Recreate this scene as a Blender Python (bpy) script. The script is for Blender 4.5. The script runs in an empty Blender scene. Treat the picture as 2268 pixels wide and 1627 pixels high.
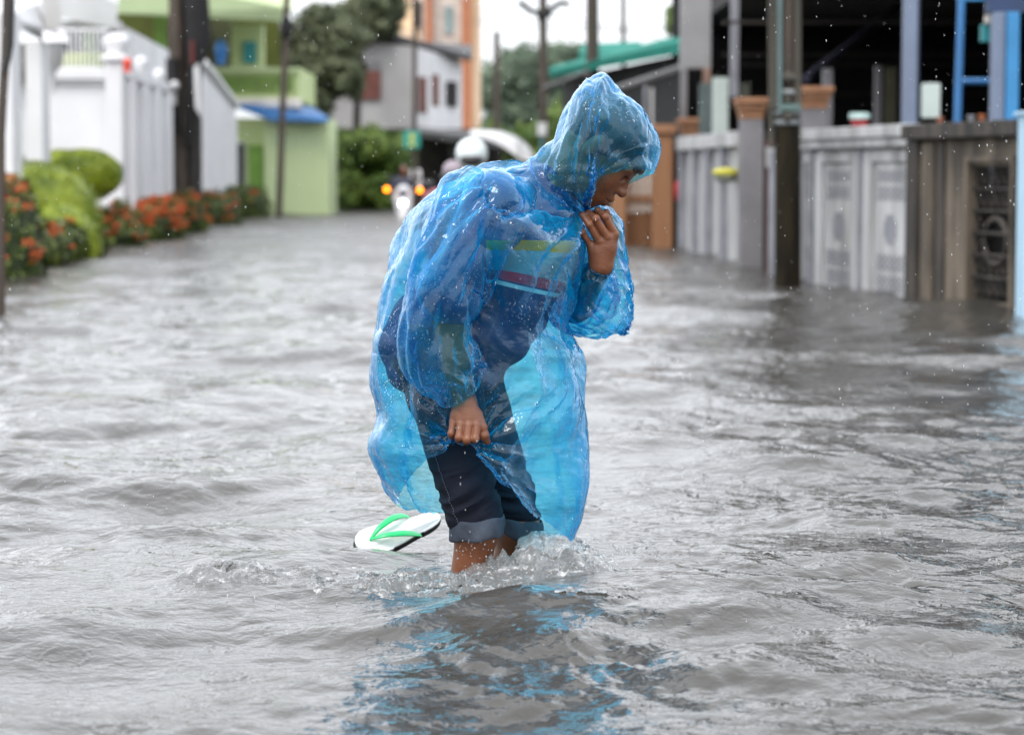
import bpy, math, random
import numpy as np
R = math.radians
random.seed(7)
rng = np.random.default_rng(11)
S = bpy.context.scene
COL = S.collection

# ---------------------------------------------------------------- camera
IW, IH = 2267.5, 1627.0            # measuring frame (pixels of the enlarged photograph)
FPX = 85.0 / 36.0 * IW
PITCH = math.atan((IH / 2 - 385.0) / FPX)
CAMZ = 1.0                         # metres above the flood water
cam_d = bpy.data.cameras.new("camera")
cam = bpy.data.objects.new("camera", cam_d)
COL.objects.link(cam)
cam.location = (0, 0, CAMZ)
cam.rotation_euler = (math.pi / 2 - PITCH, 0, 0)
cam_d.lens = 85.0
cam_d.sensor_width = 36.0
cam_d.clip_start = 0.1
cam_d.clip_end = 2000
cam_d.dof.use_dof = True
cam_d.dof.focus_distance = 5.86
cam_d.dof.aperture_fstop = 3.6
S.camera = cam

# ---------------------------------------------------------------- sky and sun (overcast)
w = bpy.data.worlds.new("World")
S.world = w
w.use_nodes = True
nt = w.node_tree
nt.nodes.clear()
out = nt.nodes.new("ShaderNodeOutputWorld")
sky = nt.nodes.new("ShaderNodeTexSky")
sky.sky_type = 'NISHITA'
sky.sun_disc = False
sky.sun_elevation = R(58)
sky.sun_rotation = R(200)
sky.dust_density = 6
bg1 = nt.nodes.new("ShaderNodeBackground")
bg1.inputs[1].default_value = 0.05
nt.links.new(sky.outputs[0], bg1.inputs[0])
tc = nt.nodes.new("ShaderNodeTexCoord")
sep = nt.nodes.new("ShaderNodeSeparateXYZ")
nt.links.new(tc.outputs['Generated'], sep.inputs[0])
ramp = nt.nodes.new("ShaderNodeValToRGB")
ramp.color_ramp.elements[0].position = 0.0
ramp.color_ramp.elements[0].color = (0.90, 0.94, 0.97, 1)
_e = ramp.color_ramp.elements.new(.13)
_e.color = (1.94, 1.99, 2.08, 1)
_e = ramp.color_ramp.elements.new(.4)
_e.color = (2.07, 2.13, 2.22, 1)
ramp.color_ramp.elements[-1].color = (1.85, 1.90, 2.0, 1)
nt.links.new(sep.outputs[2], ramp.inputs[0])
cl = nt.nodes.new("ShaderNodeTexNoise")
cl.inputs['Scale'].default_value = 3.0
cl.inputs['Detail'].default_value = 5
nt.links.new(tc.outputs['Generated'], cl.inputs['Vector'])
cr = nt.nodes.new("ShaderNodeMapRange")
cr.inputs[1].default_value = 0.3
cr.inputs[2].default_value = 0.7
cr.inputs[3].default_value = 0.88
cr.inputs[4].default_value = 1.12
nt.links.new(cl.outputs['Fac'], cr.inputs[0])
vm = nt.nodes.new("ShaderNodeVectorMath")
vm.operation = 'SCALE'
nt.links.new(ramp.outputs[0], vm.inputs[0])
nt.links.new(cr.outputs[0], vm.inputs['Scale'])
bg2 = nt.nodes.new("ShaderNodeBackground")
bg2.inputs[1].default_value = .88
nt.links.new(vm.outputs[0], bg2.inputs[0])
addw = nt.nodes.new("ShaderNodeAddShader")
nt.links.new(bg1.outputs[0], addw.inputs[0])
nt.links.new(bg2.outputs[0], addw.inputs[1])
nt.links.new(addw.outputs[0], out.inputs[0])
sun_d = bpy.data.lights.new("sun", 'SUN')
sun_d.energy = 1.3
sun_d.angle = R(18)
sun_d.color = (1.0, 0.97, 0.93)
sun = bpy.data.objects.new("sun", sun_d)
COL.objects.link(sun)
sun.rotation_euler = (R(32), 0, R(-20))
S.view_settings.view_transform = 'Standard'
S.view_settings.look = 'None'
S.view_settings.exposure = 0.12
S.view_settings.gamma = 1
S.render.film_transparent = False
S.cycles.use_denoising = True
try:
    S.cycles.denoiser = 'OPENIMAGEDENOISE'
except Exception:
    pass
S.cycles.transparent_max_bounces = 24
S.cycles.max_bounces = 10
S.cycles.transmission_bounces = 8
S.cycles.glossy_bounces = 4
S.cycles.diffuse_bounces = 3
S.cycles.caustics_reflective = False
S.cycles.caustics_refractive = True
S.cycles.sample_clamp_indirect = 4

# ---------------------------------------------------------------- helpers
_cp, _sp = math.cos(PITCH), math.sin(PITCH)
def at(px, py, Y):
    """point at depth Y on the sight line through a measured pixel"""
    a, b = px - IW / 2, IH / 2 - py
    dy = b * _sp + FPX * _cp
    dz = b * _cp - FPX * _sp
    t = Y / dy
    return np.array([a * t, Y, CAMZ + dz * t])
def wat(px, py):
    """point of the water surface (z=0) under a pixel"""
    a, b = px - IW / 2, IH / 2 - py
    dy = b * _sp + FPX * _cp
    dz = b * _cp - FPX * _sp
    t = -CAMZ / dz
    return np.array([a * t, dy * t, 0.0])

def link_mesh(name, me, mat=None, parent=None):
    o = bpy.data.objects.new(name, me)
    COL.objects.link(o)
    if mat is not None:
        me.materials.append(mat)
    if parent is not None:
        o.parent = parent
        o.matrix_parent_inverse = parent_inv(parent)
    return o
def parent_inv(p):
    from mathutils import Matrix
    return (Matrix.Translation(p.location) @ p.rotation_euler.to_matrix().to_4x4()).inverted() if p.parent is None else Matrix()
def tag(o, label=None, cat=None, group=None, kind=None):
    if label: o['label'] = label
    if cat: o['category'] = cat
    if group: o['group'] = group
    if kind: o['kind'] = kind
    return o
def thing(name, loc, label, cat, group=None):
    o = bpy.data.objects.new(name, None)
    COL.objects.link(o)
    o.location = tuple(float(v) for v in loc)
    o.empty_display_size = 0.2
    return tag(o, label, cat, group)

def np_mesh(name, V, F, mat=None, parent=None, smooth=True, quads=True):
    """fast mesh from arrays; F is (n,4) or (n,3)"""
    V = np.asarray(V, dtype=np.float32).reshape(-1, 3)
    F = np.asarray(F, dtype=np.int32)
    k = F.shape[1]
    me = bpy.data.meshes.new(name)
    me.vertices.add(len(V))
    me.vertices.foreach_set("co", V.ravel())
    me.loops.add(len(F) * k)
    me.loops.foreach_set("vertex_index", F.ravel())
    me.polygons.add(len(F))
    me.polygons.foreach_set("loop_start", np.arange(0, len(F) * k, k, dtype=np.int32))
    me.polygons.foreach_set("loop_total", np.full(len(F), k, dtype=np.int32))
    if smooth:
        me.polygons.foreach_set("use_smooth", np.ones(len(F), dtype=bool))
    me.update(calc_edges=True)
    me.validate()
    return link_mesh(name, me, mat, parent)

class MB:
    """collects shapes into ONE mesh"""
    def __init__(s, frame=None):
        s.v, s.f, s.sm = [], [], []
        s.frame = frame            # (origin, yaw): local x along, y outwards, z up
    def _add(s, vs, fs, smooth=False):
        n = len(s.v)
        if s.frame is not None:
            o, yaw = s.frame
            c, q = math.cos(yaw), math.sin(yaw)
            vs = [(o[0] + c * x - q * y, o[1] + q * x + c * y, o[2] + z) for x, y, z in vs]
        s.v.extend([tuple(float(t) for t in p) for p in vs])
        s.f.extend([tuple(n + i for i in f) for f in fs])
        s.sm.extend([smooth] * len(fs))
    def box(s, x0, x1, y0, y1, z0, z1):
        v = [(x0, y0, z0), (x1, y0, z0), (x1, y1, z0), (x0, y1, z0), (x0, y0, z1), (x1, y0, z1), (x1, y1, z1), (x0, y1, z1)]
        s._add(v, [(0, 3, 2, 1), (4, 5, 6, 7), (0, 1, 5, 4), (1, 2, 6, 5), (2, 3, 7, 6), (3, 0, 4, 7)])
        return s
    def hexa(s, pts):
        s._add(pts, [(0, 3, 2, 1), (4, 5, 6, 7), (0, 1, 5, 4), (1, 2, 6, 5), (2, 3, 7, 6), (3, 0, 4, 7)])
        return s
    def prism(s, poly, y0, y1):
        """polygon of (x,z) extruded from y0 to y1"""
        n = len(poly)
        v = [(x, y0, z) for x, z in poly] + [(x, y1, z) for x, z in poly]
        f = [tuple(range(n)), tuple(reversed(range(n, 2 * n)))] + [(i, i + n, (i + 1) % n + n, (i + 1) % n) for i in range(n)]
        s._add(v, f)
        return s
    def tube(s, pts, r, n=10, cap=True, smooth=True):
        pts = [np.array(p, float) for p in pts]
        rs = r if hasattr(r, '__len__') else [r] * len(pts)
        rings = []
        for i, p in enumerate(pts):
            t = pts[min(i + 1, len(pts) - 1)] - pts[max(i - 1, 0)]
            t /= np.linalg.norm(t) + 1e-9
            a = np.array([0, 0, 1.0]) if abs(t[2]) < .9 else np.array([0, 1.0, 0])
            u = np.cross(t, a); u /= np.linalg.norm(u)
            q = np.cross(t, u)
            rings.append([p + rs[i] * (math.cos(k * 2 * math.pi / n) * u + math.sin(k * 2 * math.pi / n) * q) for k in range(n)])
        v = [p for rg in rings for p in rg]
        f = [(i * n + k, i * n + (k + 1) % n, (i + 1) * n + (k + 1) % n, (i + 1) * n + k) for i in range(len(pts) - 1) for k in range(n)]
        s._add(v, f, smooth)
        if cap:
            s._add(rings[0], [tuple(range(n))])
            s._add(rings[-1], [tuple(reversed(range(n)))])
        return s
    def lathe(s, c, prof, n=24):
        v = [(c[0] + r * math.cos(k * 2 * math.pi / n), c[1] + r * math.sin(k * 2 * math.pi / n), c[2] + z) for r, z in prof for k in range(n)]
        f = [(i * n + k, i * n + (k + 1) % n, (i + 1) * n + (k + 1) % n, (i + 1) * n + k) for i in range(len(prof) - 1) for k in range(n)]
        s._add(v, f, True)
        s._add(v[:n], [tuple(reversed(range(n)))])
        s._add(v[-n:], [tuple(range(n))])
        return s
    def ball(s, c, r, n=16, m=10, sc=(1, 1, 1)):
        v, f = [], []
        for i in range(m + 1):
            a = math.pi * i / m
            for k in range(n):
                b = 2 * math.pi * k / n
                v.append((c[0] + sc[0] * r * math.sin(a) * math.cos(b), c[1] + sc[1] * r * math.sin(a) * math.sin(b), c[2] + sc[2] * r * math.cos(a)))
        for i in range(m):
            for k in range(n):
                f.append((i * n + k, (i + 1) * n + k, (i + 1) * n + (k + 1) % n, i * n + (k + 1) % n))
        s._add(v, f, True)
        return s
    def build(s, name, mat=None, parent=None, bevel=0):
        me = bpy.data.meshes.new(name)
        me.from_pydata(s.v, [], s.f)
        for p, q in zip(me.polygons, s.sm):
            p.use_smooth = q
        me.update()
        o = link_mesh(name, me, mat, parent)
        if bevel:
            b = o.modifiers.new("bevel", 'BEVEL')
            b.width = bevel
            b.segments = 2
            b.limit_method = 'ANGLE'
        return o

# ---------------------------------------------------------------- materials
def nodes_of(name):
    m = bpy.data.materials.new(name)
    m.use_nodes = True
    n = m.node_tree
    return m, n, n.nodes, n.links, n.nodes['Principled BSDF']
def mat(name, c, rough=.7, var=.15, scale=3.0, c2=None, spec=.5, metal=0, bump=.0, bscale=40, stretch=(1, 1, 1), detail=5, lo=.35, hi=.65, trans=0):
    """noise-varied surface: colour c (drifting to c2), fine bump"""
    m, n, N, L, b = nodes_of(name)
    tc = N.new("ShaderNodeTexCoord")
    mp = N.new("ShaderNodeMapping")
    mp.inputs['Scale'].default_value = stretch
    L.new(tc.outputs['Object'], mp.inputs['Vector'])
    nz = N.new("ShaderNodeTexNoise")
    nz.inputs['Scale'].default_value = scale
    nz.inputs['Detail'].default_value = detail
    L.new(mp.outputs[0], nz.inputs['Vector'])
    rp = N.new("ShaderNodeValToRGB")
    if c2 is None:
        c2 = tuple(min(1, x * (1 + var)) for x in c)
        c = tuple(x * (1 - var) for x in c)
    rp.color_ramp.elements[0].position = lo
    rp.color_ramp.elements[1].position = hi
    rp.color_ramp.elements[0].color = (*c, 1)
    rp.color_ramp.elements[1].color = (*c2, 1)
    L.new(nz.outputs['Fac'], rp.inputs[0])
    L.new(rp.outputs[0], b.inputs['Base Color'])
    b.inputs['Roughness'].default_value = rough
    b.inputs['Metallic'].default_value = metal
    b.inputs['Specular IOR Level'].default_value = spec
    if trans:
        b.inputs['Transmission Weight'].default_value = trans
    if bump:
        n2 = N.new("ShaderNodeTexNoise")
        n2.inputs['Scale'].default_value = bscale
        n2.inputs['Detail'].default_value = 4
        L.new(mp.outputs[0], n2.inputs['Vector'])
        bp = N.new("ShaderNodeBump")
        bp.inputs['Strength'].default_value = 1
        bp.inputs['Distance'].default_value = bump
        L.new(n2.outputs['Fac'], bp.inputs['Height'])
        L.new(bp.outputs[0], b.inputs['Normal'])
    return m
def emit(name, c, s):
    m = bpy.data.materials.new(name)
    m.use_nodes = True
    N = m.node_tree.nodes
    N.clear()
    e = N.new("ShaderNodeEmission")
    e.inputs[0].default_value = (*c, 1)
    e.inputs[1].default_value = s
    o = N.new("ShaderNodeOutputMaterial")
    m.node_tree.links.new(e.outputs[0], o.inputs[0])
    return m
# ---------------------------------------------------------------- flood water
def water_material():
    m, n, N, L, b = nodes_of("flood_water")
    geo = N.new("ShaderNodeNewGeometry")
    nz0 = N.new("ShaderNodeTexNoise")
    nz0.inputs['Scale'].default_value = .9
    nz0.inputs['Detail'].default_value = 4
    L.new(geo.outputs['Position'], nz0.inputs['Vector'])
    rp = N.new("ShaderNodeValToRGB")
    rp.color_ramp.elements[0].position = .3
    rp.color_ramp.elements[0].color = (.040, .038, .033, 1)
    rp.color_ramp.elements[1].position = .7
    rp.color_ramp.elements[1].color = (.064, .061, .055, 1)
    L.new(nz0.outputs['Fac'], rp.inputs[0])
    L.new(rp.outputs[0], b.inputs['Base Color'])
    b.inputs['IOR'].default_value = 1.5
    b.inputs['Specular IOR Level'].default_value = .5
    prev = None
    sy = N.new("ShaderNodeSeparateXYZ"); L.new(geo.outputs['Position'], sy.inputs[0])
    far = N.new("ShaderNodeMapRange"); far.inputs[1].default_value = 14; far.inputs[2].default_value = 45
    far.inputs[3].default_value = 1.7; far.inputs[4].default_value = 4.0      # bump steepened with distance so far water reflects brighter sky
    L.new(sy.outputs[1], far.inputs[0])
    rf = N.new("ShaderNodeMapRange"); rf.inputs[1].default_value = 11; rf.inputs[2].default_value = 48
    rf.inputs[3].default_value = .04; rf.inputs[4].default_value = .36        # unresolved ripples far away
    L.new(sy.outputs[1], rf.inputs[0]); L.new(rf.outputs[0], b.inputs['Roughness'])
    for sc, dist, st in ((9, .006, (1, .8, 1)), (30, .0020, (.9, 1.2, 1)), (95, .0006, (1, 1, 1))):
        mp = N.new("ShaderNodeMapping")
        mp.inputs['Scale'].default_value = st
        mp.inputs['Rotation'].default_value = (0, 0, .3)
        L.new(geo.outputs['Position'], mp.inputs['Vector'])
        nz = N.new("ShaderNodeTexNoise")
        nz.inputs['Scale'].default_value = sc
        nz.inputs['Detail'].default_value = 2
        nz.inputs['Distortion'].default_value = .6
        L.new(mp.outputs[0], nz.inputs['Vector'])
        bp = N.new("ShaderNodeBump")
        bp.inputs['Strength'].default_value = 1
        dm = N.new("ShaderNodeMath"); dm.operation = 'MULTIPLY'; dm.inputs[1].default_value = dist
        L.new(far.outputs[0], dm.inputs[0]); L.new(dm.outputs[0], bp.inputs['Distance'])
        L.new(nz.outputs['Fac'], bp.inputs['Height'])
        if prev is not None:
            L.new(prev.outputs[0], bp.inputs['Normal'])
        prev = bp
    L.new(prev.outputs[0], b.inputs['Normal'])
    return m
M_WATER = water_material()

def vnoise(x, y, seed=0):
    """cheap value noise on arrays, smooth, about -1..1"""
    xi = np.floor(x).astype(np.int64); yi = np.floor(y).astype(np.int64)
    fx = x - xi; fy = y - yi
    fx = fx * fx * fx * (fx * (fx * 6 - 15) + 10); fy = fy * fy * fy * (fy * (fy * 6 - 15) + 10)
    def h(a, b):
        n = (a * 374761393 + b * 668265263 + seed * 1442695041) & 0xffffffff
        n = ((n ^ (n >> 13)) * 1274126177) & 0xffffffff
        return ((n ^ (n >> 16)) & 0xffff) / 32767.5 - 1
    return (h(xi, yi) * (1 - fx) + h(xi + 1, yi) * fx) * (1 - fy) + (h(xi, yi + 1) * (1 - fx) + h(xi + 1, yi + 1) * fx) * fy

_wv = []
_r = np.random.default_rng(5)
for lo, hi, k, slope in ((1.1, 2.6, 7, .032), (.42, 1.0, 12, .048), (.16, .40, 16, .040), (.05, .15, 18, .028)):
    for i in range(k):
        lam = lo * (hi / lo) ** _r.random()
        ang = math.pi / 2 + _r.normal(0, .75) + .15
        kk = 2 * math.pi / lam
        _wv.append((kk * math.cos(ang), kk * math.sin(ang), _r.random() * 6.283, slope / kk, lam))
RINGS = []
for i in range(260):
    ry = 2.9 + 9 * _r.random() ** 1.3
    RINGS.append(((_r.random() * 2 - 1) * .23 * ry, ry, .010 + .04 * _r.random(), .0016 + .0014 * _r.random()))
def ghump(x, y, px, py, wx, wy, h):
    c = wat(px, py)
    return h * np.exp(-((x - c[0]) / wx) ** 2 - ((y - c[1]) / wy) ** 2)
def wheight(x, y, fine=True):
    wx = x + .10 * vnoise(x * 1.7, y * 1.7, 1) + .03 * vnoise(x * 6, y * 6, 2)
    wy = y + .12 * vnoise(x * 1.5, y * 1.5, 3) + .03 * vnoise(x * 6, y * 6, 4)
    h = np.zeros_like(x)
    patch = .75 + .45 * vnoise(x * .7, y * .45, 9)
    for kx, ky, ph, a, lam in _wv:
        if lam < .16 and not fine:
            continue
        s = np.sin(kx * wx + ky * wy + ph)
        g = a * (s + .25 * s * s if lam > .3 else s)
        h += g * (patch if lam > .16 else np.clip(patch * 2.2 - .9, 0, 2)) if lam < 1.1 else g
    # swells round the wading legs and the humps nearest the camera
    h += ghump(x, y, 1700, 1395, .20, .13, .044) + ghump(x, y, 2030, 1440, .16, .12, .036)
    h += ghump(x, y, 1200, 1445, .19, .11, .046) + ghump(x, y, 1180, 1560, .24, .13, -.026)
    h += ghump(x, y, 1150, 1380, .16, .09, .020) + ghump(x, y, 1150, 1700, .26, .16, .034)
    h += ghump(x, y, 500, 1305, .10, .07, .022) + ghump(x, y, 250, 1240, .25, .12, .016)
    h += ghump(x, y, 1500, 1510, .20, .12, .028)
    c = wat(1150, 1470)
    loc = np.exp(-((x - c[0]) / .34) ** 2 - ((y - c[1]) / .42) ** 2)
    h += .0120 * loc * vnoise(wx * 9 + 3, wy * 8, 81) + .0060 * loc * vnoise(wx * 22, wy * 19, 82) + .0020 * loc * vnoise(wx * 55, wy * 50, 83)
    return h

def build_water():
    nyr, ncx = 1250, 620
    inv = np.linspace(1 / 2.4, 1 / 140., nyr)
    ys = 1 / inv
    ys = np.concatenate([[-30, -8, 0, 1.2, 1.9], ys, [160, 220, 400, 900]])
    us = np.concatenate([[-6, -3, -1.6, -.8, -.45, -.33], np.linspace(-.27, .27, ncx), [.33, .45, .8, 1.6, 3, 6]])
    Y, U = np.meshgrid(ys, us, indexing='ij')
    X = U * np.maximum(np.abs(Y), 3.0)
    Z = wheight(X, Y)
    for cx, cy, r, a in RINGS:
        j = np.searchsorted(ys, [cy - r * 1.6, cy + r * 1.6])
        if j[1] <= j[0]:
            continue
        sl = slice(j[0], j[1])
        d = np.hypot(X[sl] - cx, Y[sl] - cy)
        Z[sl] += a * np.cos((d - r) * 2 * math.pi / .016) * np.exp(-((d - r) / .011) ** 2)
    damp = np.clip((120 - Y) / 80, 0, 1) * np.clip((np.abs(U) < .28) + .0, .2, 1)
    Z *= damp
    n0, n1 = X.shape
    V = np.stack([X, Y, Z], -1).reshape(-1, 3)
    I = np.arange(n0 * n1).reshape(n0, n1)
    F = np.stack([I[:-1, :-1], I[:-1, 1:], I[1:, 1:], I[1:, :-1]], -1).reshape(-1, 4)
    o = np_mesh("water", V, F, M_WATER)
    tag(o, kind='structure')
build_water()
g = MB().box(-900, 900, -60, 900, -.6, -.38).build("ground", mat("wet_asphalt", (.05, .05, .05), .5))
tag(g, kind='structure')
# ---------------------------------------------------------------- street, left side
def PX(px, Y): return at(px, 385, Y)[0]
def PZ(py, Y): return at(IW / 2, py, Y)[2]
def rc(px0, py0, px1, py1, Y):
    return PX(px0, Y), PX(px1, Y), PZ(py1, Y), PZ(py0, Y)
def slab(mb, px0, py0, px1, py1, Y, dep, base=False):
    x0, x1, z0, z1 = rc(px0, py0, px1, py1, Y)
    if base: z0 = -.38
    mb.box(x0, x1, Y, Y + dep, z0, z1)
    return mb

M_WHITE = mat("white_paint", (.66, .665, .68), .6, c2=(.73, .735, .75), scale=1.2, bump=.002)
M_WHITE2 = mat("white_plaster_old", (.54, .545, .55), .7, c2=(.70, .705, .72), scale=1.6, stretch=(1, 1, .3))
M_GREYP = mat("grey_plaster", (.42, .42, .41), .8, c2=(.55, .55, .54), scale=.8, stretch=(1, 1, .5))
M_LIME = mat("lime_paint", (.43, .52, .24), .7, c2=(.50, .59, .30), scale=.5)
M_LIMED = mat("lime_paint_deep", (.20, .34, .07), .7, var=.2)
M_LIMEP = mat("pale_lime_paint", (.46, .56, .30), .7, c2=(.52, .62, .34), scale=.6)
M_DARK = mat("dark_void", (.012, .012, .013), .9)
M_DKGREEN = mat("dark_olive_wall", (.07, .085, .01), .8)
M_RED = mat("maroon_curtain", (.10, .018, .015), .8)
M_BLUE = mat("blue_awning", (.035, .15, .38), .5, var=.15, scale=2)
M_TEAL = mat("teal_paint", (.03, .26, .28), .5)
M_SKYB = mat("bright_blue_plastic", (.05, .28, .75), .4)
M_WOOD = mat("dark_wet_timber", (.035, .026, .020), .7, c2=(.075, .056, .042), scale=5, stretch=(4, 4, .4), bump=.006, bscale=18)
M_WOOD2 = mat("black_wet_timber", (.012, .011, .010), .6, c2=(.03, .026, .022), scale=5, stretch=(4, 4, .4))
M_CREAM = mat("cream_plaster", (.68, .50, .33), .7, c2=(.80, .62, .43), scale=.3)
M_CREAMW = mat("pale_cream_plaster", (.76, .71, .64), .7)
M_ORANGE = mat("orange_column_paint", (.40, .15, .07), .7, var=.15)
M_ROOFG = mat("dark_grey_roof", (.055, .055, .058), .7, var=.3)
M_BRICK = mat("red_brown_shutter", (.13, .045, .035), .8, var=.25, scale=2)
M_LEAF = mat("bush_leaves", (.11, .17, .004), .5, c2=(.28, .34, .012), scale=4, lo=.3, hi=.7)
M_LEAF2 = mat("hedge_leaves", (.028, .05, .007), .5, c2=(.12, .16, .018), scale=5, lo=.35, hi=.7)
M_LEAF3 = mat("hazed_tree_leaves", (.050, .068, .032), .7, c2=(.15, .17, .09), scale=1.2, lo=.35, hi=.7)  # pale haze is mixed into the leaf colour
M_LEAF4 = mat("hazed_far_leaves", (.07, .11, .07), .7, c2=(.18, .24, .16), scale=1.0, lo=.35, hi=.7)  # leaf colour lightened to stand for haze over distance
M_LEAF5 = mat("bright_shrub_leaves", (.045, .10, .012), .6, c2=(.15, .22, .03), scale=1.3, lo=.35, hi=.7)
M_BARK = mat("bark", (.05, .042, .034), .9, var=.3)
M_FLOWER = mat("orange_blossom", (.42, .055, .012), .6, c2=(.62, .15, .03), scale=14)

def leaf_mesh(name, ells, n, size, mt, parent, seed=1, hollow=.55, zmin=None, jitter=.06, flat=.35):
    """many small leaf faces through the outer volume of ellipsoids (cx,cy,cz,rx,ry,rz)"""
    r = np.random.default_rng(seed)
    vol = np.array([e[3] * e[4] * e[5] for e in ells]) ** .67
    cnt = (n * vol / vol.sum()).astype(int)
    P, Nn = [], []
    for e, c in zip(ells, cnt):
        d = r.normal(size=(c, 3)); d /= np.linalg.norm(d, axis=1)[:, None]
        rad = (hollow ** 3 + (1 - hollow ** 3) * r.random(c)) ** (1 / 3.)
        lump = 1 + jitter * np.sin(d[:, 0] * 5 + e[0] * 7) * np.cos(d[:, 2] * 6 + e[1]) + jitter * np.sin(d[:, 1] * 9 + d[:, 2] * 4)
        P.append(np.array(e[:3]) + d * np.array(e[3:]) * (rad * lump)[:, None])
        Nn.append(d)
    P = np.concatenate(P); Nn = np.concatenate(Nn)
    if zmin is not None:
        k = P[:, 2] > zmin
        P, Nn = P[k], Nn[k]
    c = len(P)
    nn = Nn + r.normal(size=(c, 3)) * .7
    nn /= np.linalg.norm(nn, axis=1)[:, None]
    a = np.cross(nn, r.normal(size=(c, 3))); a /= np.linalg.norm(a, axis=1)[:, None]
    b = np.cross(nn, a)
    s = (size * (.6 + .8 * r.random(c)))[:, None]
    V = np.stack([P - a * s, P - b * s * flat + nn * s * .1, P + a * s, P + b * s * flat + nn * s * .1], 1).reshape(-1, 3)
    F = np.arange(4 * c).reshape(c, 4)
    return np_mesh(name, V, F, mt, parent, smooth=False)
def core(name, ells, mt, parent, k=.62):
    mb = MB()
    for e in ells:
        mb.ball(e[:3], 1, 14, 8, tuple(t * k for t in e[3:]))
    return mb.build(name, mt, parent)
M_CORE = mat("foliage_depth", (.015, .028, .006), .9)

# --- the tall near pole at the left edge
t = thing("utility_pole", (PX(2, 16.6), 16.6, 0), "dark brown timber pole cut by the left edge of the street view", "pole")
MB().tube([tuple(at(-2, 700, 16.6) + [0, 0, -.5]), at(1, 300, 16.6), at(12, 120, 16.6), at(22, -250, 16.6)], [.035, .033, .03, .03], 12).build("shaft", M_WOOD, t)
MB().tube([at(10, 160, 16.55), at(22, 100, 16.55), at(27, -60, 16.55), at(30, -250, 16.55)], .026, 8).build("cable", M_WOOD2, t)

# --- white gate house at the left edge
Yg = 27.0
t = thing("gate_house", (PX(30, Yg), Yg, 0), "white roofed gateway with thick square posts at the far left behind the bushes", "gate")
MB().box(PX(-60, Yg), PX(30, Yg), Yg, Yg + .5, -.38, PZ(28, Yg)).build("post", M_WHITE, t, .01)
x0, x1, z0, z1 = rc(60, 90, 96, 460, Yg + 3)
MB().box(x0, x1, Yg + 3, Yg + 3.5, -.38, z1).build("post", M_WHITE, t, .01)
MB().hexa([at(28, 60, Yg), at(96, 92, Yg + 3), at(96, 92, Yg + 3.4), at(28, 60, Yg + .4), at(28, 36, Yg), at(96, 70, Yg + 3), at(96, 70, Yg + 3.4), at(28, 36, Yg + .4)]).build("lintel", M_WHITE, t)
MB().hexa([at(8, 42, Yg - .2), at(130, 78, Yg + 3.2), at(118, 30, Yg + 4), at(8, 26, Yg + 1), at(8, 34, Yg - .2), at(130, 70, Yg + 3.2), at(118, 0, Yg + 4), at(8, 0, Yg + 1)]).build("roof", M_WHITE2, t)
MB().hexa([at(85, -60, Yg + 2.2), at(118, -60, Yg + 2.2), at(118, -60, Yg + 2.5), at(85, -60, Yg + 2.5), at(100, 70, Yg + 2.2), at(140, 62, Yg + 2.2), at(140, 62, Yg + 2.5), at(100, 70, Yg + 2.5)]).build("gutter", M_GREYP, t)
slab(MB(), 34, 96, 62, 190, Yg + 4.2, .1).build("shadow_panel", mat("opening_shade_grey", (.13, .125, .12), .8, var=.4, scale=6), t)  # grey panel paints the shade inside the gateway opening
slab(MB(), 28, 184, 100, 470, Yg + 4.4, .15, True).build("gate_leaf", M_WHITE2, t)
MB().ball(at(44, 350, Yg + 4.3), .09, 12, 8, (1, .5, .8)).build("latch", M_GREYP, t)

# --- white boundary wall, the part that faces the camera
Yw = 36.0
t = thing("garden_wall", (PX(180, Yw), Yw, 0), "broad white wall face under a railing, behind the round bushes", "wall")
x0, x1, z0, z1 = rc(88, 188, 245, 500, Yw)
MB().box(x0, x1, Yw, Yw + .3, -.38, z1).build("panel", M_WHITE, t)
x0, x1, z0, z1 = rc(85, 150, 246, 178, Yw)
MB().box(x0, x1, Yw - .12, Yw + .4, z0, z1).box(x0 + .02, x1 - .02, Yw - .06, Yw + .35, z0 - .07, z0 - .002).build("ledge", M_WHITE, t, .02)
x0, x1, z0, z1 = rc(240, 138, 277, 500, Yw)
pz = z1
MB().box(x0, x1, Yw - .2, Yw + .1, -.38, z1).build("corner_pillar", M_WHITE, t, .02)
MB().lathe(((x0 + x1) / 2, Yw - .05, pz), [(.20, 0), (.24, .05), (.16, .09), (.10, .14), (.19, .28), (.15, .36), (.05, .42)], 18).build("urn", M_WHITE, t)
rb = MB()
for i in range(15):
    xx = PX(98 + i * 9.8, Yw + .1)
    rb.box(xx - .012, xx + .012, Yw + .1, Yw + .125, PZ(151, Yw), PZ(66, Yw))
rb.box(PX(95, Yw), PX(242, Yw), Yw + .095, Yw + .13, PZ(68, Yw), PZ(62, Yw))
rb.build("railing", M_WHITE, t)

t = thing("wall_lantern", at(118, 100, 33.5), "white bell shaped lantern in front of the wall railing", "lantern")
cc = at(116, 150, 33.5)
MB().lathe(cc, [(.035, -.35), (.05, -.06), (.11, 0), (.20, .30), (.22, .33)], 16).build("lamp_glass", M_WHITE2, t)
MB().lathe(cc, [(.25, .335), (.20, .44), (.10, .56), (.02, .68)], 16).build("cap", M_WHITE, t)
MB().tube([cc + [0, 0, -.3], cc + [-.35, .3, -.45], cc + [-.5, 2, -.45]], .03, 8).build("arm", M_WHITE, t)

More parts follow.
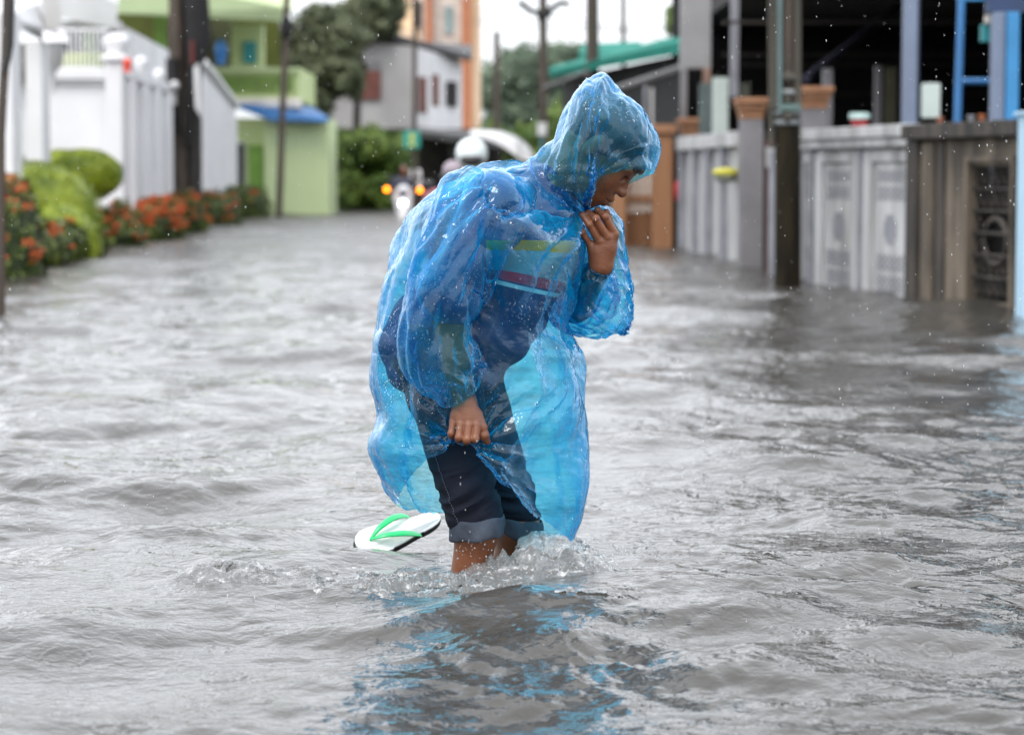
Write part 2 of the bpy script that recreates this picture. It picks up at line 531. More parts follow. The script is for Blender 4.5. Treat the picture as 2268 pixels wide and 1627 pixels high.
for px, py, s in ((268, 92, 1.0), (312, 140, .9), (352, 165, .8), (386, 190, .7)):
    Yq = 36.2 + (px - 268) * .055
    t = thing("globe_lamp", at(px, py, Yq), {268: "largest white globe lamp, on the corner pillar of the white wall", 312: "white globe lamp on the wall, next after the corner pillar", 352: "white globe lamp on the receding wall, second from the dark pole", 386: "smallest white globe lamp, tight against the dark double pole"}[px], "lamp", "white globe lamps along the garden wall")
    MB().ball(at(px, py, Yq), .125 * s, 14, 10).build("globe", M_WHITE2, t)
    MB().lathe(at(px, py + 42, Yq), [(.05, 0), (.035, .1), (.06, .2)], 10).build("stem", M_GREYP, t)
o = MB().ball(at(282, 142, 35.4), .07, 12, 8, (1, 1, 1.3)).lathe(at(282, 152, 35.4), [(.07, -.05), (.05, .0)], 10).build("alarm_beacon", mat("red_lens", (.6, .05, .02), .3))
tag(o, "small red warning beacon on the corner pillar of the white wall", "beacon")

# --- white wall running down the street
t = thing("street_wall", (-5.85, 38, 0), "long white wall with pilasters running down the street to the dark double pole", "wall")
p0, p1 = np.array([-5.78, 36.1]), np.array([-6.25, 47.5])
yaw = math.atan2(p1[1] - p0[1], p1[0] - p0[0])
Lw = float(np.linalg.norm(p1 - p0))
f = ((p0[0], p0[1], 0), yaw)
MB(f).box(0, Lw, 0, .2, -.38, 2.42).build("panel", M_WHITE2, t)
MB(f).box(-.02, Lw, -.1, .28, 2.42, 2.56).build("coping", M_WHITE, t)
for i in range(7):
    a = .05 + i * Lw / 6.3
    MB(f).box(a, a + .45, -.16, -.002, -.38, 2.38).build("pilaster", M_WHITE, t, .02)
t = thing("side_house_wall", (-6.4, 50, 0), "ribbed white wall with a slanting top right of the dark double pole", "wall")
q = [at(446, 140, 49.5), at(521, 236, 57.5)]
MB().hexa([(q[0][0], 49.5, -.38), (q[1][0], 57.5, -.38), (q[1][0] - .3, 57.5, -.38), (q[0][0] - .3, 49.5, -.38),
           tuple(q[0]), tuple(q[1]), (q[1][0] - .3, 57.5, q[1][2]), (q[0][0] - .3, 49.5, q[0][2])]).build("panel", M_WHITE2, t)
rb = MB()
for i in range(26):
    k = (i + .5) / 26
    c = q[0] * (1 - k) + q[1] * k
    rb.box(c[0], c[0] + .05, c[1] - .06, c[1] + .06, -.38, c[2] - .35)
rb.build("slats", M_WHITE, t)
rb = MB().tube([q[0] + [.03, 0, .02], q[1] + [.03, 0, .02]], .09, 8)
rb.build("coping", M_WHITE, t)

# --- white house behind the wall
t = thing("white_house", (PX(250, 42), 42, 0), "low white house with a sloping grey eave behind the railing", "house")
Yh = 43.
MB().hexa([at(128, 40, Yh), at(258, 64, Yh), at(258, 40, Yh + 4), at(128, 20, Yh + 4), at(128, -60, Yh), at(262, 10, Yh), at(262, -30, Yh + 4), at(128, -90, Yh + 4)]).build("roof", mat("aged_roof_paint", (.44, .45, .46), .8, c2=(.56, .57, .58), scale=1), t)
slab(MB(), 130, 47, 268, 66, Yh + .4, .3).build("beam", M_WHITE, t)
slab(MB(), 120, 60, 280, 190, Yh + 2.4, .2).build("wall", M_GREYP, t)
for a, b, z0, z1, mm in ((160, 172, 70, 118, M_DARK), (188, 214, 70, 112, M_LIMED), (232, 247, 78, 110, M_RED), (140, 152, 80, 120, M_DARK)):
    slab(MB(), a, z0, b, z1, Yh + 2.25, .1).build("window", mm, t)
slab(MB(), 100, 118, 240, 150, Yh - .9, .5).build("planter", M_LEAF, t, .05)
MB().hexa([at(258, 170, 45.5), at(392, 215, 49.5), at(392, 215, 49.9), at(258, 170, 45.9), at(262, 52, 45.5), at(392, 122, 49.5), at(392, 122, 49.9), at(262, 52, 45.9)]).build("gable", M_WHITE2, t)

# --- bushes and hedges
Yb = 29.5
c = at(128, 450, Yb)
for nm, (px, py, rx, rz, Y), lab in (("topiary_bush", (112, 462, .78, .66, 28.4), "large rounded bright green bush at the left, nearer and lower of the two"),
                                      ("topiary_bush", (178, 384, .52, .33, 31.5), "clipped bright green bush behind and above the larger rounded one")):
    c = at(px, py, Y)
    t = thing(nm, (c[0], c[1], 0), lab, "bush", "clipped bushes by the white wall")
    if rz > .5:
        E = [(c[0] - .14, c[1], c[2] - .12, .74, .7, .68), (c[0] + .20, c[1] - .7, c[2] - .42, .50, .6, .52), (c[0] + .10, c[1] - 1.6, c[2] - .62, .4, .5, .42)]
    else:
        E = [(c[0] + .05, c[1], c[2] - .02, .50, .45, .34), (c[0] - .22, c[1], c[2] + .06, .34, .4, .25)]
    core("inner_foliage", E, M_LEAF, t, .955)
    leaf_mesh("foliage", E, 12000 if rz > .5 else 8000, .026, M_LEAF, t, 3, .96, jitter=.015)
    MB().tube([(c[0], c[1], -.4), (c[0] + .03, c[1], c[2] - .2)], [.05, .03], 8).build("trunk", M_BARK, t)
HG = [((-4, 548), (60, 553), .62, 23.8), ((62, 540), (130, 530), .5, 26.5), ((135, 530), (205, 522), .52, 29.0), ((215, 520), (285, 512), .52, 32.0),
      ((290, 490), (375, 488), .52, 36.5), ((380, 482), (440, 478), .5, 41.5), ((440, 480), (502, 475), .46, 46.0), ((505, 460), (578, 458), .46, 52.5)]
LB = ["ixora hedge clump with orange flowers at the far left edge, nearest of the row", "flowering hedge clump just right of the leftmost one, under the large round bush",
      "mostly green hedge clump below the right side of the large round bush", "orange flowered hedge clump right below the upper clipped bush",
      "wide hedge clump thick with orange flowers left of the dark double pole", "hedge clump at the foot of the dark double pole", "last clump of the long hedge, with few orange flowers, right of the dark double pole",
      "small separate dark hedge clump in front of the lime green hut"]
for i, ((xa, ya), (xb, yb), rz, Y) in enumerate(HG):
    a, b = at(xa, ya, Y), at(xb, yb, Y)
    t = thing("ixora_hedge", ((a[0] + b[0]) / 2, Y, 0), LB[i], "hedge", "flowering hedge clumps along the left kerb")
    E = []
    rr = np.random.default_rng(40 + i)
    for k in range(6):
        q = (k + .5) / 6
        E.append((a[0] * (1 - q) + b[0] * q, Y + .5 * rr.normal() * .6, .12 + .1 * rr.random(), .20 + (b[0] - a[0]) / 8, .55, (rz * .85 if i else .95) * (.9 + .2 * rr.random()) * Y / 36 * .95 + (.15 if i == 0 else 0)))
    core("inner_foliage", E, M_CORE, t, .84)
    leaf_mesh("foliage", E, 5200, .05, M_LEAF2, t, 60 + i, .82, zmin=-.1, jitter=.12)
    # blossoms: small clustered heads near the surface
    nb = (100, 50, 16, 110, 330, 130, 50, 10)[i]
    FE = []
    for k in range(nb):
        e = E[rr.integers(len(E))]
        d = rr.normal(size=3); d[2] = abs(d[2]) * 1.3; d[1] = -abs(d[1]); d /= np.linalg.norm(d)
        p = np.array(e[:3]) + d * np.array(e[3:]) * (.97 + .08 * rr.random())
        s = .02 + .045 * rr.random()
        FE.append((p[0], p[1], p[2], s * 1.25, s, s * .7))
    leaf_mesh("blossoms", FE, nb * 34, .015, M_FLOWER, t, 90 + i, .5, flat=.7)

# --- double timber pole
Yp = 43.
t = thing("double_timber_pole", (PX(415, Yp), Yp, 0), "thick dark double timber pole wrapped with cables, between the two white walls", "pole")
MB().tube([at(402, 620, Yp), at(397, 300, Yp), at(391, 90, Yp), at(390, -300, Yp)], [.15, .145, .14, .135], 14).build("shaft", M_WOOD, t)
MB().tube([at(431, 620, Yp + .1), at(428, 260, Yp + .1), at(426, -300, Yp + .1)], [.145, .15, .16], 14).build("shaft", M_WOOD2, t)
MB().tube([at(420, -300, Yp - .2), at(440, 90, Yp - .25), at(432, 150, Yp - .25), at(415, 320, Yp - .2)], [.2, .22, .13, .07], 10).tube([at(382, 130, Yp - .2), at(384, 220, Yp - .2), at(398, 300, Yp - .2)], [.12, .12, .03], 8).build("cable_bundle", M_DARK, t)
o = MB().hexa([at(429, 150, Yp - .5), at(441, 140, Yp - .5), at(441, 140, Yp - .35), at(429, 150, Yp - .35), at(432, 240, Yp - .5), at(446, 262, Yp - .5), at(446, 262, Yp - .35), at(432, 240, Yp - .35)]).build("hanging_cloth", M_WHITE2, None, .02)
tag(o, "pale cloth hanging from the side of the dark double pole", "cloth")
o = MB().hexa([at(421, 90, Yp - .5), at(431, 92, Yp - .5), at(431, 92, Yp - .4), at(421, 90, Yp - .4), at(422, 145, Yp - .5), at(430, 142, Yp - .5), at(430, 142, Yp - .4), at(422, 145, Yp - .4)]).build("ribbon", M_RED, None, .01)
tag(o, "dark red ribbon tied to the dark double pole", "ribbon")

# --- lime green house
Yl = 62.
t = thing("green_house", (PX(500, Yl), Yl, 0), "lime green two storey house with a pale canopy and a balcony", "house")
MB().hexa([at(240, 30, 50), at(636, 48, 58), at(636, 10, 64), at(240, -40, 64), at(240, -60, 50), at(648, 20, 58), at(648, -80, 64), at(240, -140, 64)]).build("canopy", M_LIMEP, t)
slab(MB(), 262, 0, 620, 225, 66, .3).build("back_wall", M_DKGREEN, t)
slab(MB(), 345, 40, 460, 230, 65, .3).build("curtain", M_RED, t)
slab(MB(), 345, 20, 372, 230, 64, .2).build("pier", M_LIMED, t)
slab(MB(), 456, 45, 520, 160, 65.4, .3).build("recess", mat("recess_brown", (.09, .10, .05), .8), t)
w_ = slab(MB(), 515, 55, 586, 160, 64, .3).build("wall", M_LIME, t)
f_ = slab(MB(), 541, 92, 569, 140, 63.9, .08).build("window", M_TEAL, t)
slab(MB(), 574, 60, 584, 160, 62.2, .3).build("pier", M_LIMEP, t)
x0, x1, z0, z1 = rc(452, 156, 664, 224, 61)
MB().box(x0, x1, 61, 61.15, z0, z1).build("balcony_parapet", M_LIME, t)
x0, x1, z0, z1 = rc(450, 150, 666, 160, 61)
MB().box(x0, x1, 60.9, 61.25, z0, z1).build("balcony_rail", M_LIMEP, t)
mb = MB()
for i in range(34):
    xx = PX(486 + i * 5, 61)
    mb.box(xx - .012, xx + .012, 60.95, 60.995, PZ(206, 61), PZ(168, 61))
mb.build("grille", M_LIMED, t)
x0, x1, z0, z1 = rc(505, 218, 662, 236, 60.6)
MB().box(x0, x1, 60.6, 61.4, z0, z1).build("floor_slab", M_CREAMW, t)
x0, x1, z0, z1 = rc(640, 150, 664, 224, 61)
MB().box(x0, x1, 61.15, 66, z0, z1).build("balcony_side", M_LIME, t)
o = MB().ball(at(489, 112, 60), .2, 16, 10, (.75, .6, 1.35)).lathe(at(489, 140, 60), [(.09, -.04), (.12, .02), (.1, .1)], 10).build("water_barrel", M_SKYB)
tag(o, "bright blue barrel standing on the lime green balcony", "barrel")
o = slab(MB(), 456, 108, 482, 138, 60, .5).build("folded_chair", M_GREYP, None, .05)
bpy.data.objects.remove(o)

Yk = 59.2
t = thing("green_hut", (PX(640, Yk), Yk, 0), "small lime green hut under a blue awning, at the water's edge", "hut")
x0, x1, z0, z1 = rc(586, 262, 727, 478, Yk)
MB().box(x0, x1, Yk, Yk + 3, -.38, z1).build("wall", M_LIMEP, t, .01)
xa, xb, za, zb = rc(519, 262, 586, 478, Yk + 1)
MB().box(xa, x0 - .003, Yk + 1, Yk + 3, -.38, z1 + .02).build("wall", M_LIME, t)
x_, y_, z_, q_ = rc(523, 318, 541, 425, Yk + 1)
wf = MB().box(x_ - .04, y_ + .04, Yk + .95, Yk + .995, z_ - .04, q_ + .04).build("window", M_WHITE2, t)
MB().box(x_, y_, Yk + .93, Yk + .948, z_, q_).build("pane", M_DARK, wf)
x_, y_, z_, q_ = rc(552, 322, 582, 470, Yk + 1)
MB().box(x_, y_, Yk + .93, Yk + .995, -.2, q_).build("door", mat("green_door", (.17, .33, .05), .6), t)
MB().hexa([at(517, 236, Yk - .1), at(600, 268, Yk - .6), at(727, 270, Yk - .6), at(690, 244, Yk + 2.4), at(517, 229, Yk - .1), at(600, 260, Yk - .6), at(729, 262, Yk - .6), at(690, 236, Yk + 2.4)]).build("awning", M_BLUE, t)
MB().hexa([at(519, 232, Yk + .6), at(668, 240, Yk + .2), at(668, 240, Yk + 2), at(519, 232, Yk + 2.3), at(519, 219, Yk + .6), at(668, 226, Yk + .2), at(668, 226, Yk + 2), at(519, 219, Yk + 2.3)]).build("roof", M_CREAMW, t)
mb = MB()
rr = np.random.default_rng(3)
for i in range(8):                     # painted marks along the top of the wall
    xx = PX(607 + i * 14, Yk)
    zt = PZ(298, Yk); h = .28 + .12 * rr.random()
    mb.box(xx, xx + .035, Yk - .004, Yk - .001, zt - h, zt)
mb.build("faded_marks", mat("faded_green_marks", (.33, .46, .33), .8), t)

# --- thin leaning pole
Ye = 56.5
t = thing("leaning_pole", (PX(617, Ye), Ye, 0), "thin dark pole leaning slightly in front of the lime green hut", "pole")
MB().tube([at(616, 520, Ye), at(626, 240, Ye), at(632, 100, Ye), at(640, -200, Ye)], [.085, .08, .08, .07], 10).build("shaft", M_WOOD, t)
MB().ball(at(634, 60, Ye - .1), .18, 10, 8, (.8, .8, 1.6)).build("junction_box", M_DARK, t)

# --- trees behind
def tree(name, label, ells, n, size, mt, trunk, seed, group="trees behind the street", cmat=None):
    t = thing(name, (trunk[0][0], trunk[0][1], 0), label, "tree", group)
    MB().tube(trunk, [.16, .12, .07][:len(trunk)], 8).build("trunk", M_BARK, t)
    mb = MB()
    for e in ells:
        mb.tube([trunk[-1], ((trunk[-1][0] + e[0]) / 2, e[1], (trunk[-1][2] + e[2]) / 2 + .1), e[:3]], [.06, .045, .02], 6)
    mb.build("limbs", M_BARK, t)
    leaf_mesh("crown", ells, n, size, mt, t, seed, .35, jitter=.15, flat=.5)
    return t
def el(px, py, Y, rx, rz, ry=None):
    c = at(px, py, Y)
    return (c[0], c[1], c[2], rx * Y / FPX, ry or 1.2, rz * Y / FPX)
E = [el(700, 150, 68, 70, 55), el(740, 90, 68, 75, 50), el(690, 235, 68, 45, 60), el(650, 120, 69, 60, 70), el(765, 170, 68, 45, 50), el(715, 40, 68, 50, 30)]
tree("street_tree", "dark leafy tree between the lime green house and the grey house", E, 12000, .10, M_LEAF3, [at(700, 480, 68), at(705, 320, 68), at(710, 220, 68)], 21)
E = [el(810, 30, 72, 70, 45), el(850, 10, 72, 50, 45), el(775, 70, 72, 50, 40), el(850, 60, 72, 35, 25)]
tree("street_tree", "tree crown spreading above the roof of the grey house", E, 8000, .10, M_LEAF3, [at(790, 480, 74), at(790, 250, 73.4), at(800, 100, 72)], 22)
E = [el(770, 340, 66, 42, 48), el(820, 330, 66, 48, 50), el(880, 350, 66, 48, 50), el(780, 420, 66, 50, 55), el(850, 425, 66, 55, 55), el(915, 400, 66, 42, 55), el(940, 440, 66, 26, 45)]
t = thing("green_shrub", (PX(840, 66), 66, 0), "big bright green shrub behind the oncoming motor scooter", "shrub", None)
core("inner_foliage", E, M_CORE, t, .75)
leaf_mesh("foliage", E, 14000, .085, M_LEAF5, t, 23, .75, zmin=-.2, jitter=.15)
E = [el(1100, 200, 130, 55, 60, 3), el(1150, 170, 130, 60, 70, 3), el(1230, 150, 130, 70, 55, 3), el(1290, 130, 130, 40, 30, 3), el(1120, 290, 130, 60, 70, 3), el(1200, 260, 130, 70, 70, 3), el(1260, 230, 130, 70, 80, 3)]
tree("far_tree", "distant green tree mass filling the gap at the end of the street", E, 16000, .17, M_LEAF4, [at(1170, 440, 130), at(1170, 300, 130)], 24)
E = [el(1090, 330, 95, 40, 60, 2), el(1180, 330, 95, 50, 60, 2), el(1240, 300, 95, 50, 80, 2), el(1200, 400, 95, 70, 60, 2), el(1090, 410, 95, 60, 40, 2), el(1300, 340, 95, 60, 60, 2)]
tree("far_tree", "mid green tree in front of the distant trees, left of the blue hood", E, 14000, .13, M_LEAF5, [at(1190, 470, 95), at(1190, 350, 95)], 25)
E = [el(1500, 30, 70, 26, 22, .8), el(1490, 55, 70, 18, 24, .8)]
tree("far_tree", "small tuft of pale green tree against the sky beside the grey panel", E, 900, .09, M_LEAF5, [at(1500, 300, 70), at(1497, 60, 70)], 26)

# --- grey house
Yr = 76.
t = thing("grey_house", (PX(890, Yr), Yr, 0), "grey plastered upper storey with a thin dark roof, behind the green shrub", "house")
x0, x1, z0, z1 = rc(728, 100, 918, 285, Yr)
za, zb = PZ(86, Yr), PZ(103, Yr)
MB().hexa([(x0, Yr, z0), (x1, Yr, z0), (x1, Yr + 8, z0), (x0, Yr + 8, z0), (x0, Yr, za), (x1, Yr, zb), (x1, Yr + 8, zb), (x0, Yr + 8, za)]).build("wall", mat("grey_render", (.27, .265, .26), .9, c2=(.38, .375, .37), scale=.7, stretch=(1, 1, .5)), t)
MB().hexa([(x1, Yr, z0), (PX(1018, Yr + 4), Yr + 4, z0 + .0), (PX(1018, Yr + 4), Yr + 8, z0), (x1, Yr + 8, z0), (x1, Yr, zb), (PX(1018, Yr + 4), Yr + 4, PZ(134, Yr + 4)), (PX(1018, Yr + 4), Yr + 8, PZ(134, Yr + 4)), (x1, Yr + 8, zb)]).build("side_wall", M_WHITE2, t)
MB().hexa([at(700, 88, Yr - .6), at(850, 78, Yr - .7), at(1045, 136, Yr + 3.6), at(1045, 120, Yr + 9), at(700, 78, Yr - .6), at(850, 68, Yr - .7), at(1045, 124, Yr + 3.6), at(1045, 100, Yr + 9)]).build("roof", M_ROOFG, t)
x0, x1, z0, z1 = rc(780, 158, 844, 220, Yr)
wf = MB().box(x0, x1, Yr - .1, Yr - .003, z0, z1).build("window", M_BRICK, t)
x0, x1, z0, z1 = rc(784, 138, 844, 157, Yr)
MB().box(x0, x1, Yr - .08, Yr - .003, z0, z1).build("transom", mat("transom_grey", (.2, .2, .21), .5), t)
for a, b, c_, d, mm in ((928, 170, 944, 250, M_BRICK), (958, 165, 972, 235, M_BRICK), (988, 180, 1012, 235, M_DARK)):
    Yq = Yr + (a - 918) / 100 * 4
    x0, x1, z0, z1 = rc(a, b, c_, d, Yq)
    MB().hexa([(x0, Yq - .12, z0), (x1, Yq + .5, z0), (x1, Yq + .8, z0), (x0, Yq + .3, z0), (x0, Yq - .12, z1), (x1, Yq + .5, z1), (x1, Yq + .8, z1), (x0, Yq + .3, z1)]).build("window", mm, t)
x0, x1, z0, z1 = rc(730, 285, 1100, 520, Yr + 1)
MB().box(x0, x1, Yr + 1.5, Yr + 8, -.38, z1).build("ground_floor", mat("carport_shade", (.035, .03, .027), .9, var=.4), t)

# --- carport roof right of the sign pole
t = thing("carport_roof", (PX(1030, 60), 60, 0), "low dark carport under a curved grey roof edge, behind the white helmet", "carport")
MB().hexa([at(905, 300, 60), at(1110, 330, 57), at(1110, 312, 64), at(905, 290, 64), at(905, 286, 60), at(1110, 312, 57), at(1110, 300, 64), at(905, 278, 64)]).build("roof", M_ROOFG, t)
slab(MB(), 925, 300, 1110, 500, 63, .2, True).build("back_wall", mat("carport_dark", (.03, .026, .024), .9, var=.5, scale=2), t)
for a in (1000, 1060, 1108):
    MB().tube([at(a, 505, 59.5), at(a, 310, 59.5)], .05, 8).build("post", M_WOOD2, t)
t = thing("market_umbrella", (PX(1130, 50), 50, 0), "curved white canvas cover right of the white helmet", "canopy")
V = []
for bx, by, fx, fy in ((1040, 290, 1042, 299), (1064, 288, 1070, 304), (1090, 289, 1096, 313), (1112, 292, 1116, 323), (1130, 298, 1132, 335), (1148, 306, 1148, 346), (1163, 317, 1162, 353), (1176, 331, 1174, 356), (1187, 347, 1184, 358)):
    A0, B0 = at(bx, by, 52.2), at(fx, fy, 50)
    V += [A0, A0 * .65 + B0 * .35 + [0, 0, .05], A0 * .3 + B0 * .7 + [0, 0, .05], B0]
F = [(i * 4 + j, i * 4 + j + 1, i * 4 + j + 5, i * 4 + j + 4) for i in range(8) for j in range(3)]
o = np_mesh("canvas", V, F, M_WHITE2, t)
sm = o.modifiers.new("s", 'SOLIDIFY'); sm.thickness = .03
MB().tube([at(1150, 530, 50), at(1150, 310, 50)], .03, 8).build("post", M_GREYP, t)
MB().tube([at(1060, 530, 51.5), at(1060, 305, 51.5)], .03, 8).build("post", M_GREYP, t)

# --- cream and orange building
Yo = 100.
t = thing("cream_building", (PX(950, Yo), Yo, 0), "tall cream building with orange columns and pale green windows", "building")
slab(MB(), 840, -160, 945, 300, Yo + 2, 8).build("wall", M_CREAM, t)
slab(MB(), 928, -160, 1028, 300, Yo + 1, 1).build("wall", M_CREAMW, t)
slab(MB(), 1044, -160, 1060, 300, Yo + .5, 8).build("wall", M_CREAM, t)
for a, b in ((942, 958), (1022, 1044)):
    slab(MB(), a, -160, b, 300, Yo, .9).build("column", M_ORANGE, t)
for py in (12, -110, 150):
    wf = slab(MB(), 984, py, 1006, py + 64, Yo + .9, .08).build("window", M_WHITE2, t)
    slab(MB(), 988, py + 4, 1002, py + 60, Yo + .86, .03).build("pane", mat("green_glass", (.22, .36, .36), .2), wf)
    wf = slab(MB(), 925, py - 10, 934, py + 60, Yo + .9, .08).build("window", M_DARK, t)
slab(MB(), 840, 64, 930, 92, Yo + .8, 1.2).build("cornice", M_ORANGE if False else M_CREAM, t)

# --- sign pole with the round-cornered green sign
Ys = 52.
t = thing("sign_pole", (PX(917, Ys), Ys, 0), "slim pole carrying a green street sign above the oncoming motor scooter", "sign")
MB().tube([at(918, 520, Ys), at(918, 300, Ys), at(919, -200, Ys)], [.06, .055, .05], 10).build("shaft", M_WOOD, t)
x0, x1, z0, z1 = rc(894, 291, 931, 329, Ys - .12)
sp = MB().box(x0, x1, Ys - .12, Ys - .08, z0, z1).build("sign_panel", mat("sign_green", (.02, .30, .24), .4), t, .03)
xm = (x0 + x1) / 2
MB().box(xm - .045, xm + .045, Ys - .126, Ys - .122, z0 + .17, z1 - .05).box(xm - .075, xm + .075, Ys - .128, Ys - .1235, z0 + .06, z0 + .12).build("emblem", mat("sign_yellow", (.55, .5, .05), .5), sp)

# --- bare poles against the sky
for nm, lab, px0, px1, ytop, Y, r, br in (("utility_pole", "thin weathered pole before the distant trees, tapering against the sky", 1098, 1100, 70, 70, .085, 0),
                                          ("utility_pole", "dark pole with short crossed branches, left of the thick pole above the hood", 1204, 1202, -160, 60, .10, 1),
                                          ("utility_pole", "thickest dark pole rising just behind the blue hood", 1314, 1311, -160, 46, .115, 0),
                                          ("utility_pole", "short slim pole top over the teal roof", 1381, 1380, -160, 75, .075, 0)):
    t = thing(nm, (PX(px0, Y), Y, 0), lab, "pole", "utility poles at the end of the street")
    MB().tube([at(px0, 385 + FPX / Y * 1.3, Y), at((px0 + px1) / 2, 250, Y), at(px1, ytop, Y)], [r * 1.25, r * 1.1, r], 10).build("shaft", M_WOOD, t)
    if br:
        MB().tube([at(1150, 4, Y), at(1175, 26, Y), at(1204, 28, Y), at(1245, 6, Y), at(1262, 12, Y)], .07, 8).tube([at(1188, 36, Y - .1), at(1222, 30, Y - .1)], .10, 8).build("crossarm", M_DARK, t)
t = thing("overhead_wires", at(1200, 40, 60), "thin sagging wires crossing the pale sky between the poles", "wires")
for i, (a, b) in enumerate((((1050, 38), (1510, 60)), ((1050, 52), (1510, 66)), ((1055, 22), (1200, 4)), ((1205, 20), (1510, 96)))):
    MB().tube([at(a[0], a[1], 62), at((a[0] + b[0]) / 2, (a[1] + b[1]) / 2 + 8, 61), at(b[0], b[1], 60)], .011, 5).build("wire", M_DARK, t)
# ---------------------------------------------------------------- street, right side
M_CONC = mat("stained_concrete", (.045, .037, .029), .85, c2=(.165, .135, .10), scale=2.2, stretch=(2.2, 2.2, .5), lo=.36, hi=.62, bump=.004, bscale=50)
M_CONCD = mat("mouldy_concrete", (.018, .016, .014), .85, c2=(.065, .056, .047), scale=3, stretch=(2.2, 2.2, .5), bump=.004)
M_PILG = mat("grey_pillar_paint", (.13, .128, .135), .7, c2=(.20, .195, .205), scale=2)
M_FENW = mat("aged_white_fence_paint", (.24, .24, .235), .7, c2=(.50, .505, .51), scale=2.0, stretch=(2, 2, .35), lo=.3, hi=.6, bump=.002)
M_FENG = mat("fence_grey_groove", (.22, .225, .25), .8, var=.2)
M_TERRA = mat("terracotta_cap", (.24, .115, .06), .8, c2=(.33, .17, .09), scale=6)
M_BROWN = mat("brown_gate_paint", (.26, .12, .055), .7, c2=(.34, .17, .08), scale=2, stretch=(3, 3, .3))
M_BLUEGR = mat("blue_grey_column", (.15, .19, .27), .6, var=.08)
M_BLUEST = mat("blue_steel", (.035, .16, .38), .45, var=.15)
M_BLUEST2 = mat("bright_blue_steel", (.03, .20, .43), .45, var=.1)
M_LBLUE = mat("pale_blue_post", (.42, .62, .76), .6, var=.05)
M_GREYPOLE = mat("pole_concrete", (.035, .032, .025), .85, c2=(.085, .078, .062), scale=2, stretch=(3, 3, .3), bump=.004)
M_TAR = mat("tarred_pole_base", (.007, .006, .004), .9, spec=.2, c2=(.026, .020, .010), scale=3, stretch=(4, 4, .5), bump=.004)
M_TEALR = mat("teal_roof", (.01, .17, .13), .8, spec=.15, var=.15, scale=2)
M_PALEG = mat("pale_green_panel", (.50, .58, .55), .6, var=.05)

def seg(a, b):
    a = np.array(a, float); b = np.array(b, float)
    d = b - a
    return ((a[0], a[1], 0.0), math.atan2(d[1], d[0])), float(np.hypot(*d))
# wall line from the near end: local x runs away from the camera, local y points to the street side (left)
A = (3.68, 17.35); B = (3.22, 19.5); C = (2.66, 22.4); D = (2.56, 25.6); E_ = (2.50, 27.0); F_ = (2.20, 31.7)

# --- dark stained concrete wall with its ornate grille
fr, L = seg(A, B)
t = thing("concrete_wall", (*A, 0), "dark mould stained concrete wall with one ornate block grille, at the right edge", "wall")
H = 1.27
MB(fr).box(0, .22, -.16, 0, -.38, H).box(1.02, L, -.16, 0, -.38, H).box(.22, 1.02, -.16, 0, -.38, .05).box(.22, 1.02, -.16, 0, 1.06, H).build("panel", M_CONC, t)
MB(fr).box(-.02, L + .02, -.24, .10, H + .002, H + .12).build("coping", M_CONCD, t, .01)
MB(fr).box(L - .24, L - .02, .002, .07, -.38, H - .01).build("pier", M_CONCD, t, .01)
MB(fr).box(1.50, 1.66, .002, .02, -.38, H - .01).build("pier", M_CONCD, t, .01)
MB(fr).box(1.70, 1.92, .002, .04, -.38, H - .03).build("pier", M_CONC, t, .01)
mb = MB(fr)
for row in range(6):
    z = .09 + row * .165
    for c in range(6):
        x = .26 + c * .128
        if 2 <= row <= 3 and 1 <= c <= 4:
            continue
        mb.tube([(x + .06 + .045 * math.cos(k * math.pi / 4), -.05, z + .06 + .055 * math.sin(k * math.pi / 4)) for k in range(9)], .011, 5, cap=False)
    mb.box(.22, 1.02, -.075, -.02, z + .132, z + .150)
mb.tube([(.62 + .21 * math.cos(k * math.pi / 8), -.045, .50 + .17 * math.sin(k * math.pi / 8)) for k in range(17)], .024, 8, cap=False)
mb.build("grille", M_CONCD, t)
MB(fr).box(.20, 1.04, -.30, -.19, -.38, 1.1).build("backing", M_DARK, t)
MB(fr).box(.17, .22, .002, .03, .03, 1.09).box(1.02, 1.07, .002, .03, .03, 1.09).box(.17, 1.07, .002, .03, 1.09, 1.13).box(.17, 1.07, .002, .03, -.01, .03).build("grille_frame", M_CONC, t)

t = thing("pale_blue_post", (3.62, 16.9, 0), "smooth pale blue post cut by the right edge", "post")
x0 = PX(2252, 17.2)
MB().box(x0, x0 + .5, 16.9, 17.2, -.38, PZ(255, 16.9)).build("shaft", M_LBLUE, t, .01)
MB().box(x0 - .03, x0 + .53, 16.87, 17.23, PZ(255, 16.9) + .001, PZ(247, 16.9)).build("cap", M_LBLUE, t, .01)

